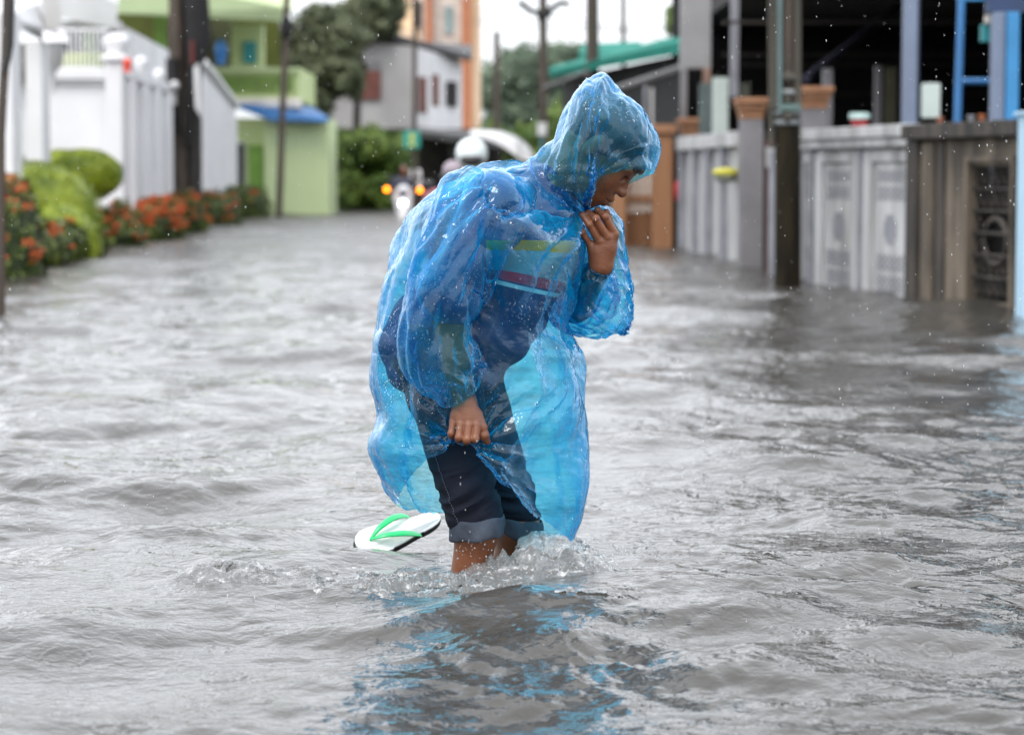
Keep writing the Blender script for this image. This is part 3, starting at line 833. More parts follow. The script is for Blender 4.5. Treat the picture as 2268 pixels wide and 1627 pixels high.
# --- aged white fence with vented panels
def vent_panel(fr, a, b, t, name="fence_panel", H=1.22, solid=False):
    """recessed frame with rows of openwork between two pilasters"""
    w = b - a
    MB(fr).box(a, b, -.10, -.05, -.38, H).build(name, M_FENW, t)
    m = .24 * w
    mb = MB(fr)
    bands = [(.02, .16), (.19, .33), (.78, .90), (.93, 1.03)] if not solid else []
    for z0, z1 in bands:
        mb = MB(fr)
        nx, nz = 7, 3
        xs_ = [a + m + (w - 2 * m) * i / 11 for i in range(12)]; zs_ = [z0 + (z1 - z0) * k / 5 for k in range(6)]
        for i in range(11):
            for k in range(5):
                if (i + k) % 2 == 0:
                    mb.box(xs_[i], xs_[i + 1], -.046, -.044, zs_[k], zs_[k + 1])
        mb.build("vent", M_FENG, t)
    mb = MB(fr)
    mb.box(a + w * .42, b - w * .42, -.046, -.044, .42, .66)
    mb.box(a + w * .38, b - w * .38, -.047, -.0455, .47, .61)
    mb.build("oval_motif", M_FENG, t)
    MB(fr).box(a + .01, a + m * .7, -.048, -.02, -.38, H - .03).box(b - m * .7, b - .01, -.048, -.02, -.38, H - .03).box(a + m * .7, b - m * .7, -.048, -.02, 1.10, H - .03).box(a + m * .7, b - m * .7, -.048, -.02, -.30, -.06).build("panel_frame", M_FENW, t, .006)
fr, L = seg(B, C)
t = thing("vented_fence", (*B, 0), "aged white fence with openwork vent panels between the dark wall and the concrete pole", "fence")
n = 3
w = L / 2.2
for i in range(3):
    a = .02 + i * w
    vent_panel(fr, a, min(a + w - .10, L), t)
    MB(fr).box(a + w - .10, min(a + w, L + .1), -.14, .0, -.38, 1.22).build("pilaster", M_FENG, t, .006)
MB(fr).box(0, L, -.2, .04, 1.222, 1.30).box(0, L, -.16, .07, 1.302, 1.40).build("coping", M_FENW, t, .01)

# --- tall grey pillars with terracotta caps
def cap_pillar(px0, px1, pyt, Y, label, dep=.35, bottom=True, capw=1.45):
    x0, x1, z0, z1 = rc(px0, pyt, px1, 600, Y)
    t = thing("capped_pillar", ((x0 + x1) / 2, Y, 0), label, "pillar", "pillars with brown moulded caps")
    MB().box(x0, x1, Y, Y + dep, -.38, z1 - .22).build("shaft", M_PILG, t, .01)
    xm, h = (x0 + x1) / 2, (x1 - x0) / 2
    ym, hy = Y + dep / 2, dep / 2
    mb = MB()
    for k, (s, za, zb) in enumerate(((1.06, -.22, -.16), (1.16, -.158, -.11), (1.30, -.108, -.06), (capw, -.058, 0))):
        mb.box(xm - h * s, xm + h * s, ym - hy * s, ym + hy * s, z1 + za, z1 + zb)
    mb.build("cap", M_TERRA, t, .012)
    return t
cap_pillar(1641, 1690, 217, 25.4, "grey pillar with brown moulded cap left of the concrete pole")
cap_pillar(1770, 1830, 192, 24.4, "grey pillar with brown moulded cap right of the concrete pole, rising behind the white fence")
cap_pillar(1512, 1556, 262, 31.9, "brown capped corner pillar at the far end of the grey fence")

# --- dark gateway between pillar and pole
t = thing("iron_gate", (2.62, 24.2, 0), "dark iron gate beside the concrete pole", "gate")
MB().box(PX(1694, 26.5), PX(1745, 26.5), 26.6, 26.7, -.38, PZ(290, 26.5)).build("shade_panel", M_DARK, t)
mb = MB()
for i in range(7):
    x = PX(1696 + i * 6, 24.5)
    mb.tube([(x, 24.5, -.38), (x, 24.5, 1.35)], .012, 6)
mb.box(PX(1694, 24.5), PX(1738, 24.5), 24.48, 24.52, 1.1, 1.14)
mb.build("bars", mat("rusted_iron", (.06, .025, .02), .8), t)
x0, x1, z0, z1 = rc(1698, 325, 1716, 372, 24.3)
MB().box(x0, x1, 24.3, 24.4, z0, z1).build("notice_board", M_FENW, t, .01)

# --- grey fence beyond
fr, L = seg(E_, F_)
t = thing("panel_fence", (*E_, 0), "off white fence of narrow plain panels beyond the grey pillar", "fence")
k = 4
for i in range(k):
    a = i * L / k
    MB(fr).box(a, a + L / k - .22, -.10, -.05, -.38, 1.3).build("fence_panel", M_FENW, t)
    MB(fr).box(a + L / k - .22, a + L / k, -.14, .03, -.38, 1.3).build("pilaster", M_FENG, t, .006)
MB(fr).box(0, L, -.18, .05, 1.302, 1.47).build("coping", M_FENW, t, .01)
t = thing("bracket_lamp", at(1610, 388, 27.2), "small yellow topped grey lamp sticking out of the panel fence", "lamp")
c = at(1608, 388, 27.3)
MB().ball(c + [0, 0, .03], .14, 14, 8, (1.15, .8, .38)).build("lamp_shade", mat("yellow_lamp_shade", (.55, .52, .05), .5), t)
MB().ball(c + [0, 0, -.035], .12, 14, 8, (1.1, .8, .45)).build("lamp_bowl", mat("grey_lamp_bowl", (.18, .19, .15), .4), t)
MB().tube([c, c + [.18, .1, .0], c + [.26, .1, .0]], .02, 6).build("arm", M_FENG, t)

# --- brown gate and pillars
Yb = 33.
t = thing("brown_gate", (PX(1410, Yb), Yb, 0), "brown slatted gate with pale vertical boards behind the man's hand", "gate")
for a, b, py in ((1446, 1490, 276), (1356, 1384, 300)):
    x0, x1, z0, z1 = rc(a, py, b, 560, Yb - .6)
    p = MB().box(x0, x1, Yb - .6, Yb - .25, -.38, z1 - .12).build("post", M_BROWN, t, .01)
    MB().box(x0 - .05, x1 + .05, Yb - .65, Yb - .2, z1 - .118, z1).build("cap", M_TERRA, p, .01)
for i, a in enumerate((1386, 1401, 1416, 1431)):
    x0, x1, z0, z1 = rc(a, 352, a + 10, 500, Yb)
    MB().box(x0, x1, Yb, Yb + .04, z0 + .2, z1).build("board", M_CREAMW, t)
x0, x1, z0, z1 = rc(1384, 345, 1446, 560, Yb)
mb = MB().box(x0, x1, Yb + .045, Yb + .08, -.38, z0 + .55)
mb.box(x0, x1, Yb - .04, Yb - .004, z1 - .08, z1).box(x0, x1, Yb - .04, Yb - .004, z0 + .70, z0 + .78)
for a in (1384, 1396, 1412, 1427, 1442):
    xx = PX(a, Yb)
    mb.box(xx, xx + .03, Yb - .03, Yb + .03, -.38, z1)
mb.build("frame", M_BROWN, t)
MB().box(x0, x1, Yb + 1.0, Yb + 1.1, .4, z1).build("backing", M_FENW, t)
t = thing("red_gate", (PX(1495, 32), 32.3, 0), "narrow dark red gate leaf between the brown post and the grey fence", "gate")
slab(MB(), 1478, 330, 1506, 560, 33.2, .1, True).build("leaf", M_DARK, t)
slab(MB(), 1475, 345, 1492, 560, 32.9, .06, True).build("board", mat("dull_red_paint", (.17, .025, .015), .7), t)
MB().ball(at(1502, 424, 32.5), .10, 12, 8, (.8, .8, 1.5)).build("red_lantern", mat("red_plastic", (.5, .02, .03), .4), t)

# --- concrete utility pole
Yc = 21.4
t = thing("concrete_pole", (PX(1744, Yc), Yc, 0), "tall utility pole with dark tarred base and grey bands before the white fence", "pole")
MB().tube([at(1744, 700, Yc), at(1744, 262, Yc)], [.118, .112], 20).build("tarred_base", M_TAR, t)
MB().tube([at(1744, 262, Yc + .01), at(1739, -300, Yc + .01)], [.108, .100], 20).build("shaft", M_WOOD, t)
for px0, px1, nm in ((1719, 1716, "conduit"), (1766, 1764, "conduit")):
    MB().tube([at(px0, 240, Yc - .1), at(px1, -300, Yc - .1)], [.035, .035], 10).build(nm, M_GREYPOLE, t)
MB().tube([at(1708, 330, Yc - .02), at(1704, -300, Yc - .02)], .022, 10).build("conduit", M_GREYPOLE, t)
MB().tube([at(1727, 250, Yc - .14), at(1727, -300, Yc - .14)], .02, 8).build("conduit", mat("teal_conduit", (.10, .16, .16), .5), t)
for py, r in ((172, .118), (205, .124), (252, .122), (272, .122)):
    p = at(1744, py, Yc)
    MB().lathe(p, [(r, -.022), (r + .006, -.018), (r + .006, .018), (r, .022)], 24).build("steel_band", mat("galvanised", (.25, .27, .27), .5, metal=.5), t)
for py, s in ((172, 1), (222, .7), (258, .9)):
    p = at(1744, py, Yc - .14)
    MB().ball(p, .05 * s, 12, 8).tube([p, p + [0, .1, 0]], .02, 8).build("insulator", M_GREYPOLE, t)
MB().box(*(PX(1722, Yc), PX(1768, Yc)), Yc - .17, Yc - .12, PZ(246, Yc), PZ(232, Yc)).build("bracket", mat("teal_bracket", (.09, .15, .14), .6), t, .004)

# --- open house with dark interior
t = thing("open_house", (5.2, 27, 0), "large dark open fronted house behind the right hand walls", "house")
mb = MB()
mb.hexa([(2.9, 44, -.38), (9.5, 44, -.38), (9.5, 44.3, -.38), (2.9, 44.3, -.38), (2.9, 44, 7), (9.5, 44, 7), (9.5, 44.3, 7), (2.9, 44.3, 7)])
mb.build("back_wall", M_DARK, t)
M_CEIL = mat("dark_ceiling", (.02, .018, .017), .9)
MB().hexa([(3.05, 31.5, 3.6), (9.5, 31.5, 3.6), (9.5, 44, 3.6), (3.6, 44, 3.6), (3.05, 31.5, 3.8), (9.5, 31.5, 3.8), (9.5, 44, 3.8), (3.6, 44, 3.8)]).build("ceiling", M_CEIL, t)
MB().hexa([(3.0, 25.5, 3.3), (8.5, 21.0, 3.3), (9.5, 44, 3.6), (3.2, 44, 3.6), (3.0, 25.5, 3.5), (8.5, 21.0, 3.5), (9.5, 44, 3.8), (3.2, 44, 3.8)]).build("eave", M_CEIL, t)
MB().hexa([(3.0, 25.5, 3.5), (8.5, 21.0, 3.5), (9.0, 21.6, 3.5), (3.2, 26.1, 3.5), (3.0, 25.5, 5.9), (8.5, 21.0, 5.9), (9.0, 21.6, 5.9), (3.2, 26.1, 5.9)]).build("added_unseen_storey", mat("added_storey_dark", (.03, .027, .024), .9, var=.3), t)  # unseen storey added above the view to darken the water's reflection
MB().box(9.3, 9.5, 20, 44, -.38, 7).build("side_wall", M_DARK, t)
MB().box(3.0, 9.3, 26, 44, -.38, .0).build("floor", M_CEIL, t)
rr = np.random.default_rng(8)
for py, Y, dx in ((46, 30, 0), (118, 38, 0), (140, 40, .3), (205, 42, 0)):
    MB().box(PX(1600, Y) + dx, 9.0, Y, Y + .12, PZ(py + 7, Y), PZ(py, Y)).build("beam", mat("beam_brown", (.030, .025, .022), .9), t)
MB().tube([at(1785, 175, 29), at(2010, 0, 33)], .05, 8).build("brace", mat("brace_violet", (.035, .035, .06), .7), t)
slab(MB(), 1506, -160, 1573, 152, 32.5, .25).build("facade_panel", mat("grey_facade", (.28, .28, .285), .7, var=.08), t, .01)
for a, b, py0, py1, Y, mm in ((1617, 1634, -160, 215, 30, M_FENG), (1507, 1521, 152, 300, 32.4, M_PILG), (1556, 1572, 152, 290, 32.4, mat("rusty_post", (.22, .14, .11), .8, var=.4, scale=6)),
                              (1822, 1842, 152, 300, 26.5, M_PILG), (1937, 1950, 146, 300, 29, M_PILG)):
    slab(MB(), a, py0, b, py1, Y, .15).build("post", mm, t, .006)
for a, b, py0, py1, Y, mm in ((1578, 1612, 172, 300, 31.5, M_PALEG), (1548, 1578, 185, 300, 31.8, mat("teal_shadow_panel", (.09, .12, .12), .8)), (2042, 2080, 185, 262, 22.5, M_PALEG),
                              (1957, 1984, 150, 300, 29, mat("olive_door", (.055, .055, .03), .8)), (1640, 1660, 185, 250, 32, mat("olive_screen", (.06, .065, .05), .8))):
    slab(MB(), a, py0, b, py1, Y, .12).build("panel", mm, t, .01)

t = thing("blue_grey_column", (PX(2010, 21.5), 21.5, 0), "plain blue grey square column rising over the junction of the white fence and the dark wall", "column")
MB().box(PX(1999, 21.5), PX(2028, 21.5), 21.5, 21.64, -.38, PZ(-200, 21.5)).build("shaft", M_BLUEGR, t, .01)
MB().tube([(PX(2034, 21.6), 21.75, -.3), (PX(2034, 21.6), 21.75, PZ(-200, 21.6))], .02, 8).build("downpipe", mat("dark_blue_pipe", (.03, .045, .08), .6), t)
Yx = 19.6
t = thing("blue_steel_frame", (PX(2140, Yx), Yx, 0), "bright blue steel frame with a cross rail above the stained wall", "frame")
MB().tube([at(2119, 300, Yx), at(2131, -60, Yx)], .032, 12).build("post", M_BLUEST, t)
MB().tube([at(2123, 180, Yx), at(2225, 181, Yx)], .026, 12).build("rail", M_BLUEST, t)
MB().box(PX(2115, Yx), PX(2275, Yx), Yx - .03, Yx + .05, PZ(2, Yx), PZ(-8, Yx)).build("top_rail", M_BLUEST2, t)
t = thing("blue_post", (PX(2225, 19.2), 19.2, 0), "wide grey and blue double post above the right end of the stained wall", "post")
MB().box(PX(2196, 19.2), PX(2222, 19.2), 19.2, 19.35, .9, PZ(28, 19.2)).build("grey_half", M_BLUEGR, t, .006)
MB().box(PX(2222, 19.2) + .003, PX(2250, 19.2), 19.15, 19.35, .9, PZ(28, 19.2)).build("blue_half", M_BLUEST2, t, .006)
MB().box(PX(2185, 19.3), PX(2290, 19.3), 19.36, 19.5, PZ(26, 19.3), PZ(-20, 19.3)).build("bracket", mat("navy_steel", (.015, .035, .09), .5), t)
MB().box(PX(2170, 19.6), PX(2200, 19.6), 19.6, 19.7, PZ(93, 19.6), PZ(55, 19.6)).build("teal_box", M_TEAL, t, .006)
MB().box(PX(2176, 19.55), PX(2206, 19.55), 19.52, 19.59, PZ(54, 19.6), PZ(34, 19.6)).build("lamp_cover", M_CREAMW, t, .01)
t = thing("planting_bowl", at(1902, 262, 21.2), "small red bowl with a pale green rim standing on the white fence coping", "bowl")
c = np.array([PX(1902, 21.0), 21.0, 1.403])
MB().lathe(c, [(.06, 0), (.078, .04), (.083, .066)], 18).build("bowl", mat("red_glaze", (.28, .025, .03), .4), t)
MB().lathe(c, [(.09, .067), (.094, .11), (.075, .12)], 18).build("rim", mat("pale_teal_glaze", (.30, .42, .40), .4), t)
for px, lab, Y, col in ((2076, "tiny terracotta pot on the left end of the stained wall coping", 19.0, (.30, .12, .07)), (2166, "small grey can on the stained wall coping", 18.4, (.25, .26, .28)), (2182, "small orange clay pot beside the grey can on the stained wall", 18.2, (.35, .12, .05))):
    s = (Y - 17.35) / (19.5 - 17.35)
    c = np.array([3.68 + (3.22 - 3.68) * s + .02, Y, 1.392])
    o = MB().lathe(c, [(.018, 0), (.028, .035), (.032, .04), (.032, .05)], 14).build("clay_pot", mat("pot_" + str(px), col, .7))
    tag(o, lab, "pot", "pots on the stained wall")

# --- teal roofed shed
t = thing("teal_roof_shed", (PX(1380, 46), 46, 0), "long shed with a teal metal roof and dark walls above the hood", "shed")
MB().hexa([at(1219, 172, 50), at(1512, 118, 38), at(1512, 100, 46), at(1225, 160, 58), at(1215, 158, 50), at(1512, 92, 38), at(1512, 76, 46), at(1222, 148, 58)]).build("roof", M_TEALR, t)
MB().hexa([at(1280, 140, 55), at(1420, 124, 50), at(1420, 110, 58), at(1285, 118, 62), at(1283, 120, 55), at(1420, 108, 50), at(1420, 92, 58), at(1288, 98, 62)]).build("upper_roof", M_TEALR, t)
MB().hexa([(PX(1245, 52), 52, -.38), (PX(1512, 39.5), 39.5, -.38), (PX(1512, 39.5), 39.9, -.38), (PX(1245, 52), 52.4, -.38), at(1245, 176, 52), at(1512, 120, 39.5), at(1512, 120, 39.9), at(1245, 176, 52.4)]).build("wall", M_DARK, t)
for a, b, py0, py1, Y, mm in ((1300, 1318, 215, 400, 44, M_WOOD2), (1425, 1432, 180, 300, 39, M_FENG), (1440, 1446, 195, 300, 39, M_GREYP), (1412, 1419, 240, 330, 38.5, M_GREYP)):
    slab(MB(), a, py0, b, py1, Y, .1).build("post", mm, t)
M_GUT = mat("gutter_grey", (.10, .10, .10), .6)
MB().tube([at(1205, 196, 47), at(1300, 160, 45)], .05, 8).build("gutter", M_GUT, t)
MB().tube([at(1350, 205, 37), at(1512, 152, 35)], .07, 8).build("gutter", M_GUT, t)
x0, x1, z0, z1 = rc(1190, 265, 1222, 330, 52)
t2 = thing("roadside_sign", (x0, 52, 0), "small teal and white sign board left of the blue hood, below the dark pole", "sign")
MB().box(x0, x0 + .2, 52, 52.05, PZ(300, 52), PZ(272, 52)).build("panel", M_WHITE2, t2)
MB().box(x0 - .05, x0 + .2, 52, 52.05, PZ(378, 52), PZ(356, 52)).tube([(x0 + .1, 52.08, -.38), (x0 + .1, 52.08, PZ(272, 52))], .03, 8).build("post", M_TEAL, t2)
# ---------------------------------------------------------------- implicit shapes -> one continuous surface
def smin(a, b, k):
    h = np.clip(.5 + .5 * (b - a) / k, 0, 1)
    return b * (1 - h) + a * h - k * h * (1 - h)
def cone_d(P, a, b, ra, rb):
    a = np.asarray(a, float); b = np.asarray(b, float)
    ba = b - a
    t = np.clip(((P - a) @ ba) / (ba @ ba), 0, 1)
    return np.linalg.norm(P - a - t[..., None] * ba, axis=-1) - (ra + (rb - ra) * t)
def ell_d(P, c, r, M=None):
    q = P - np.asarray(c, float)
    if M is not None:
        q = q @ np.asarray(M).T
    r = np.asarray(r, float)
    k0 = np.linalg.norm(q / r, axis=-1)
    k1 = np.linalg.norm(q / (r * r), axis=-1) + 1e-9
    return k0 * (k0 - 1) / k1
def surface_nets(f, lo, hi, h):
    """f(P)->distance on a lattice; returns verts, quads"""
    lo = np.asarray(lo, float); hi = np.asarray(hi, float)
    n = np.ceil((hi - lo) / h).astype(int) + 1
    xs = [lo[i] + h * np.arange(n[i]) for i in range(3)]
    D = np.empty(n, dtype=np.float32)
    for i in range(0, n[0], 24):
        G = np.stack(np.meshgrid(xs[0][i:i + 24], xs[1], xs[2], indexing='ij'), -1)
        D[i:i + 24] = f(G)
    sgn = D < 0
    acc = np.zeros((n[0] - 1, n[1] - 1, n[2] - 1, 3), dtype=np.float32)
    cnt = np.zeros(acc.shape[:3], dtype=np.float32)
    nx, ny, nz = n
    for ax in range(3):
        s0 = [slice(None)] * 3; s1 = [slice(None)] * 3
        s0[ax] = slice(0, -1); s1[ax] = slice(1, None)
        a, b = D[tuple(s0)], D[tuple(s1)]
        cr = (a < 0) != (b < 0)
        t = np.where(cr, a / np.where(cr, a - b, 1), 0)
        o1, o2 = [i for i in range(3) if i != ax]
        for d1 in (0, 1):
            for d2 in (0, 1):
                sl = [slice(None)] * 3
                sl[o1] = slice(d1, n[o1] - 1 + d1)
                sl[o2] = slice(d2, n[o2] - 1 + d2)
                c_ = cr[tuple(sl)]; tt = t[tuple(sl)]
                cnt += c_
                acc[..., ax] += np.where(c_, tt, 0)
                acc[..., o1] += c_ * d1
                acc[..., o2] += c_ * d2
    act = cnt > 0
    idx = -np.ones(act.shape, dtype=np.int64)
    idx[act] = np.arange(act.sum())
    I = np.argwhere(act)
    V = lo + h * (I + acc[act] / cnt[act][:, None])
    F = []
    for ax in range(3):
        o1, o2 = (ax + 1) % 3, (ax + 2) % 3
        s0 = [slice(1, -1)] * 3; s1 = [slice(1, -1)] * 3
        s0[ax] = slice(0, -1); s1[ax] = slice(1, None)
        a, b = sgn[tuple(s0)], sgn[tuple(s1)]
        def cell(d1, d2):
            sl = [slice(None)] * 3
            sl[ax] = slice(0, n[ax] - 1)
            sl[o1] = slice(d1, n[o1] - 2 + d1)
            sl[o2] = slice(d2, n[o2] - 2 + d2)
            return idx[tuple(sl)]
        c00, c10, c11, c01 = cell(0, 0), cell(1, 0), cell(1, 1), cell(0, 1)
        m = a & ~b
        F.append(np.stack([c00[m], c10[m], c11[m], c01[m]], -1))
        m = ~a & b
        F.append(np.stack([c00[m], c01[m], c11[m], c10[m]], -1))
    F = np.concatenate(F)
    return V, F[(F >= 0).all(1)]
def blend(parts, k):
    def f(P):
        d = None
        for p in parts:
            q = cone_d(P, *p[1:]) if p[0] == 'c' else ell_d(P, *p[1:])
            d = q if d is None else smin(d, q, k)
        return d
    return f
def sdf_obj(name, f, lo, hi, h, mt, parent=None):
    V, F = surface_nets(f, lo, hi, h)
    return np_mesh(name, V, F, mt, parent)

def skin_mat(name, c):
    m, n, N, L, b = nodes_of(name)
    geo = N.new("ShaderNodeNewGeometry")
    nz = N.new("ShaderNodeTexNoise"); nz.inputs['Scale'].default_value = 14; nz.inputs['Detail'].default_value = 5
    L.new(geo.outputs['Position'], nz.inputs['Vector'])
    rp = N.new("ShaderNodeValToRGB")
    rp.color_ramp.elements[0].position = .35; rp.color_ramp.elements[1].position = .68
    rp.color_ramp.elements[0].color = (c[0] * .78, c[1] * .76, c[2] * .80, 1)
    rp.color_ramp.elements[1].color = (c[0] * 1.15, c[1] * 1.12, c[2] * 1.1, 1)
    L.new(nz.outputs['Fac'], rp.inputs[0])
    L.new(rp.outputs[0], b.inputs['Base Color'])
    b.inputs['Roughness'].default_value = .42
    b.inputs['Subsurface Weight'].default_value = .12
    b.inputs['Subsurface Radius'].default_value = (1, .35, .2)
    b.inputs['Subsurface Scale'].default_value = .006
    n2 = N.new("ShaderNodeTexVoronoi"); n2.inputs['Scale'].default_value = 420
    n3 = N.new("ShaderNodeTexNoise"); n3.inputs['Scale'].default_value = 90; n3.inputs['Detail'].default_value = 4
    L.new(geo.outputs['Position'], n2.inputs['Vector']); L.new(geo.outputs['Position'], n3.inputs['Vector'])
    b1 = N.new("ShaderNodeBump"); b1.inputs['Distance'].default_value = .0003
    b2 = N.new("ShaderNodeBump"); b2.inputs['Distance'].default_value = .0012
    L.new(n2.outputs['Distance'], b1.inputs['Height'])
    L.new(n3.outputs['Fac'], b2.inputs['Height'])
    L.new(b1.outputs[0], b2.inputs['Normal'])
    L.new(b2.outputs[0], b.inputs['Normal'])
    return m
M_SKIN = skin_mat("brown_skin", (.172, .062, .026))

# ---------------------------------------------------------------- motor scooters and riders
M_SILV = mat("silver_fairing", (.66, .67, .69), .3, var=.05, metal=.0)
M_BLACK = mat("black_plastic", (.015, .015, .017), .4)
M_NAVY = mat("navy_jacket", (.018, .022, .045), .6, var=.3)
M_TYRE = mat("wet_tyre", (.02, .02, .02), .5)
M_AMBER = emit("amber_signal", (1.0, .26, .01), 9.0)
M_LAMP = emit("headlight_glow", (1.0, .98, .95), 14.0)

def scooter(loc, label, body_mt, lit=True):
    x, y = loc
    zb = -.37
    t = thing("motor_scooter", (x, y, zb), label, "scooter", "scooters riding through the flood")
    C = np.array([x, y, zb])
    f = blend([('c', C + [0, -.05, .45], C + [0, .02, .95], .16, .17), ('c', C + [-.09, 0, .60], C + [-.15, .05, .88], .11, .09), ('c', C + [.09, 0, .60], C + [.15, .05, .88], .11, .09),
               ('c', C + [0, -.12, .62], C + [0, -.04, .88], .10, .09), ('c', C + [-.12, .25, .35], C + [-.12, .95, .45], .10, .12), ('c', C + [.12, .25, .35], C + [.12, .95, .45], .10, .12),
               ('c', C + [0, .30, .32], C + [0, 1.1, .68], .12, .10)], .06)
    sdf_obj("fairing", f, C + [-.4, -.4, .1], C + [.4, 1.4, 1.2], .022, body_mt, t)
    MB().ball(C + [0, .75, .80], .15, 14, 8, (1, 2.4, .45)).build("seat", M_BLACK, t, 0)
    for yy in (-.28, 1.12):
        w_ = MB()
        w_.tube([C + [0, yy + .21 * math.cos(a * math.pi / 12), .24 + .21 * math.sin(a * math.pi / 12)] for a in range(25)], .045, 10, cap=False)
        wo = w_.build("wheel", M_TYRE, t)
        MB().tube([C + [-.03, yy, .24], C + [.03, yy, .24]], .13, 16).build("rim", M_SILV, wo)
    MB().tube([C + [0, -.28 + .27 * math.cos(a), .24 + .27 * math.sin(a)] for a in np.linspace(.3, 2.8, 12)], .055, 10).build("mudguard", body_mt, t)
    MB().tube([C + [-.06, -.28, .24], C + [-.06, -.05, .8]], .022, 8).tube([C + [.06, -.28, .24], C + [.06, -.05, .8]], .022, 8).build("fork", M_SILV, t)
    MB().tube([C + [-.36, .12, 1.0], C + [-.2, .02, 1.03], C + [0, 0, 1.02], C + [.2, .02, 1.03], C + [.36, .12, 1.0]], [.02, .02, .045, .02, .02], 8).build("handlebar", M_BLACK, t)
    for s in (-1, 1):
        MB().tube([C + [s * .22, .02, 1.04], C + [s * .30, .0, 1.22]], .009, 6).ball(C + [s * .32, 0, 1.27], .06, 12, 8, (1.1, .3, .8)).build("mirror", M_BLACK, t)
        MB().ball(C + [s * .375, -.02, 1.02 if s < 0 else 1.0], .052, 14, 10, (1, .6, 1)).build("turn_signal", M_AMBER if lit else M_BLACK, t)
    if lit:
        MB().ball(C + [0, -.25, .70], .062, 14, 10, (1.1, .5, .9)).build("headlight", M_LAMP, t)
    MB().ball(C + [0, -.17, .93], .11, 14, 8, (1, .4, .9)).build("front_panel", mat("grey_fairing_panel", (.10, .10, .13), .3), t)
    return t

def rider(loc, label, top_mt, leg_mt, head_mt, helmet=None, hz=0.0, scale=1.0, lean=0.0, half=.20):
    x, y = loc
    C = np.array([x, y, -.37])
    s = scale
    def q(a, b, c): return C + np.array([a, b + lean * c, c + hz])
    parts = [('c', q(0, .55, .88), q(0, .40, 1.10), .16, .15), ('c', q(-.08, .38, 1.15), q(.08, .38, 1.15), .14, .14), ('c', q(-.16, .36, 1.24), q(.16, .36, 1.24), .075, .075),
             ('c', q(0, .36, 1.25), q(0, .32, 1.40), .06, .055)]
    for sg in (-1, 1):
        parts += [('c', q(sg * .19, .36, 1.24), q(sg * .30, .28, 1.02), .06, .05), ('c', q(sg * .30, .28, 1.02), q(sg * .31, .10, 1.0), .045, .035),
                  ('c', q(sg * .31, .10, 1.0), q(sg * .31, .03, 1.0), .036, .03),
                  ('c', q(sg * .09, .60, .84), q(sg * .17, .22, .80), .09, .07), ('c', q(sg * .17, .22, .80), q(sg * .14, .28, .42), .06, .045), ('c', q(sg * .14, .30, .38), q(sg * .15, .12, .36), .045, .035)]
    parts += [('e', q(0, .30, 1.47), (.078, .095, .115)), ('e', q(0, .215, 1.445), (.014, .022, .02)), ('e', q(0, .225, 1.40), (.03, .02, .012))]
    f = blend(parts, .04)
    o = sdf_obj("person", f, C + [-.45, -.1, .2 + hz], C + [.45, .85, 1.7 + hz], .018, head_mt)
    tag(o, label, "person")
    cl = [('c', q(0, .55, .88), q(0, .40, 1.10), .175, .165), ('c', q(-.09, .38, 1.15), q(.09, .38, 1.15), .155, .155), ('c', q(-.16, .36, 1.24), q(.16, .36, 1.24), .09, .09)]
    for sg in (-1, 1):
        cl += [('c', q(sg * .19, .36, 1.24), q(sg * .30, .28, 1.02), .075, .065), ('c', q(sg * .30, .28, 1.02), q(sg * .31, .13, 1.0), .06, .05)]
    sdf_obj("jacket", blend(cl, .05), C + [-.45, -.1, .5 + hz], C + [.45, .85, 1.6 + hz], .02, top_mt, o)
    tr = []
    for sg in (-1, 1):
        tr += [('c', q(sg * .09, .60, .84), q(sg * .17, .22, .80), .105, .085), ('c', q(sg * .17, .22, .80), q(sg * .14, .28, .48), .075, .06)]
    sdf_obj("trousers", blend(tr, .03), C + [-.45, -.1, .3 + hz], C + [.45, .85, 1.2 + hz], .02, leg_mt, o)
    if helmet is not None:
        MB().ball(q(0, .31, 1.50), .095 + .06 * (hz > 0), 24, 14, (1, 1.12, 1.0)).build("helmet", helmet, o)
        MB().ball(q(0, .20, 1.44), .115, 16, 10, (1, .75, .5)).build("visor", M_BLACK, o)
    else:
        MB().ball(q(0, .335, 1.49), .10, 18, 12, (.95, 1, 1.05)).build("hair", M_BLACK, o)
    return o
SX, SY = PX(893, 55), 55.0
scooter((SX, SY), "silver motor scooter riding towards the camera with its headlight and both orange turn signals lit", M_SILV)
rider((SX, SY), "scooter rider in a dark navy jacket behind the lit headlight", M_NAVY, M_NAVY, M_SKIN, hz=-.02)
o = MB().box(SX + .12, SX + .40, SY + .30, SY + .42, .62, 1.10).build("white_bag", M_WHITE2, None, .05)
tag(o, "white bag beside the right shoulder of the navy dressed rider", "bag")
SX2, SY2 = PX(1022, 22.6), 22.6
scooter((SX2 + .02, SY2 - .3), "scooter mostly hidden behind the blue raincoat, carrying the pink dressed rider", M_BLACK, lit=False)
rider((PX(1002, 22.5), SY2 - .35), "person in dusty pink clothes and a mauve hood, behind the raincoat shoulder", mat("dusty_pink_cloth", (.34, .12, .14), .8, var=.2), M_NAVY, M_SKIN, helmet=mat("mauve_hood", (.26, .22, .25), .7), hz=-.10, scale=.9)
rider((PX(1043, 22.9), SY2 + .35), "passenger in a pale grey green shirt and a white helmet, behind the raincoat shoulder", mat("grey_green_shirt", (.22, .27, .22), .8), M_NAVY, M_SKIN, helmet=mat("white_helmet", (.66, .74, .74), .25, var=.06, scale=5), hz=.06)
# ---------------------------------------------------------------- the wading man
PY = 5.90
def W(px, py, dy=0.0): return at(px, py, PY + dy)
HO = W(1340, 320, -.005)
_f = np.array([.61, 0, -.79]); _d = np.array([-.79, 0, -.61]); _s = np.array([0, -1., 0])
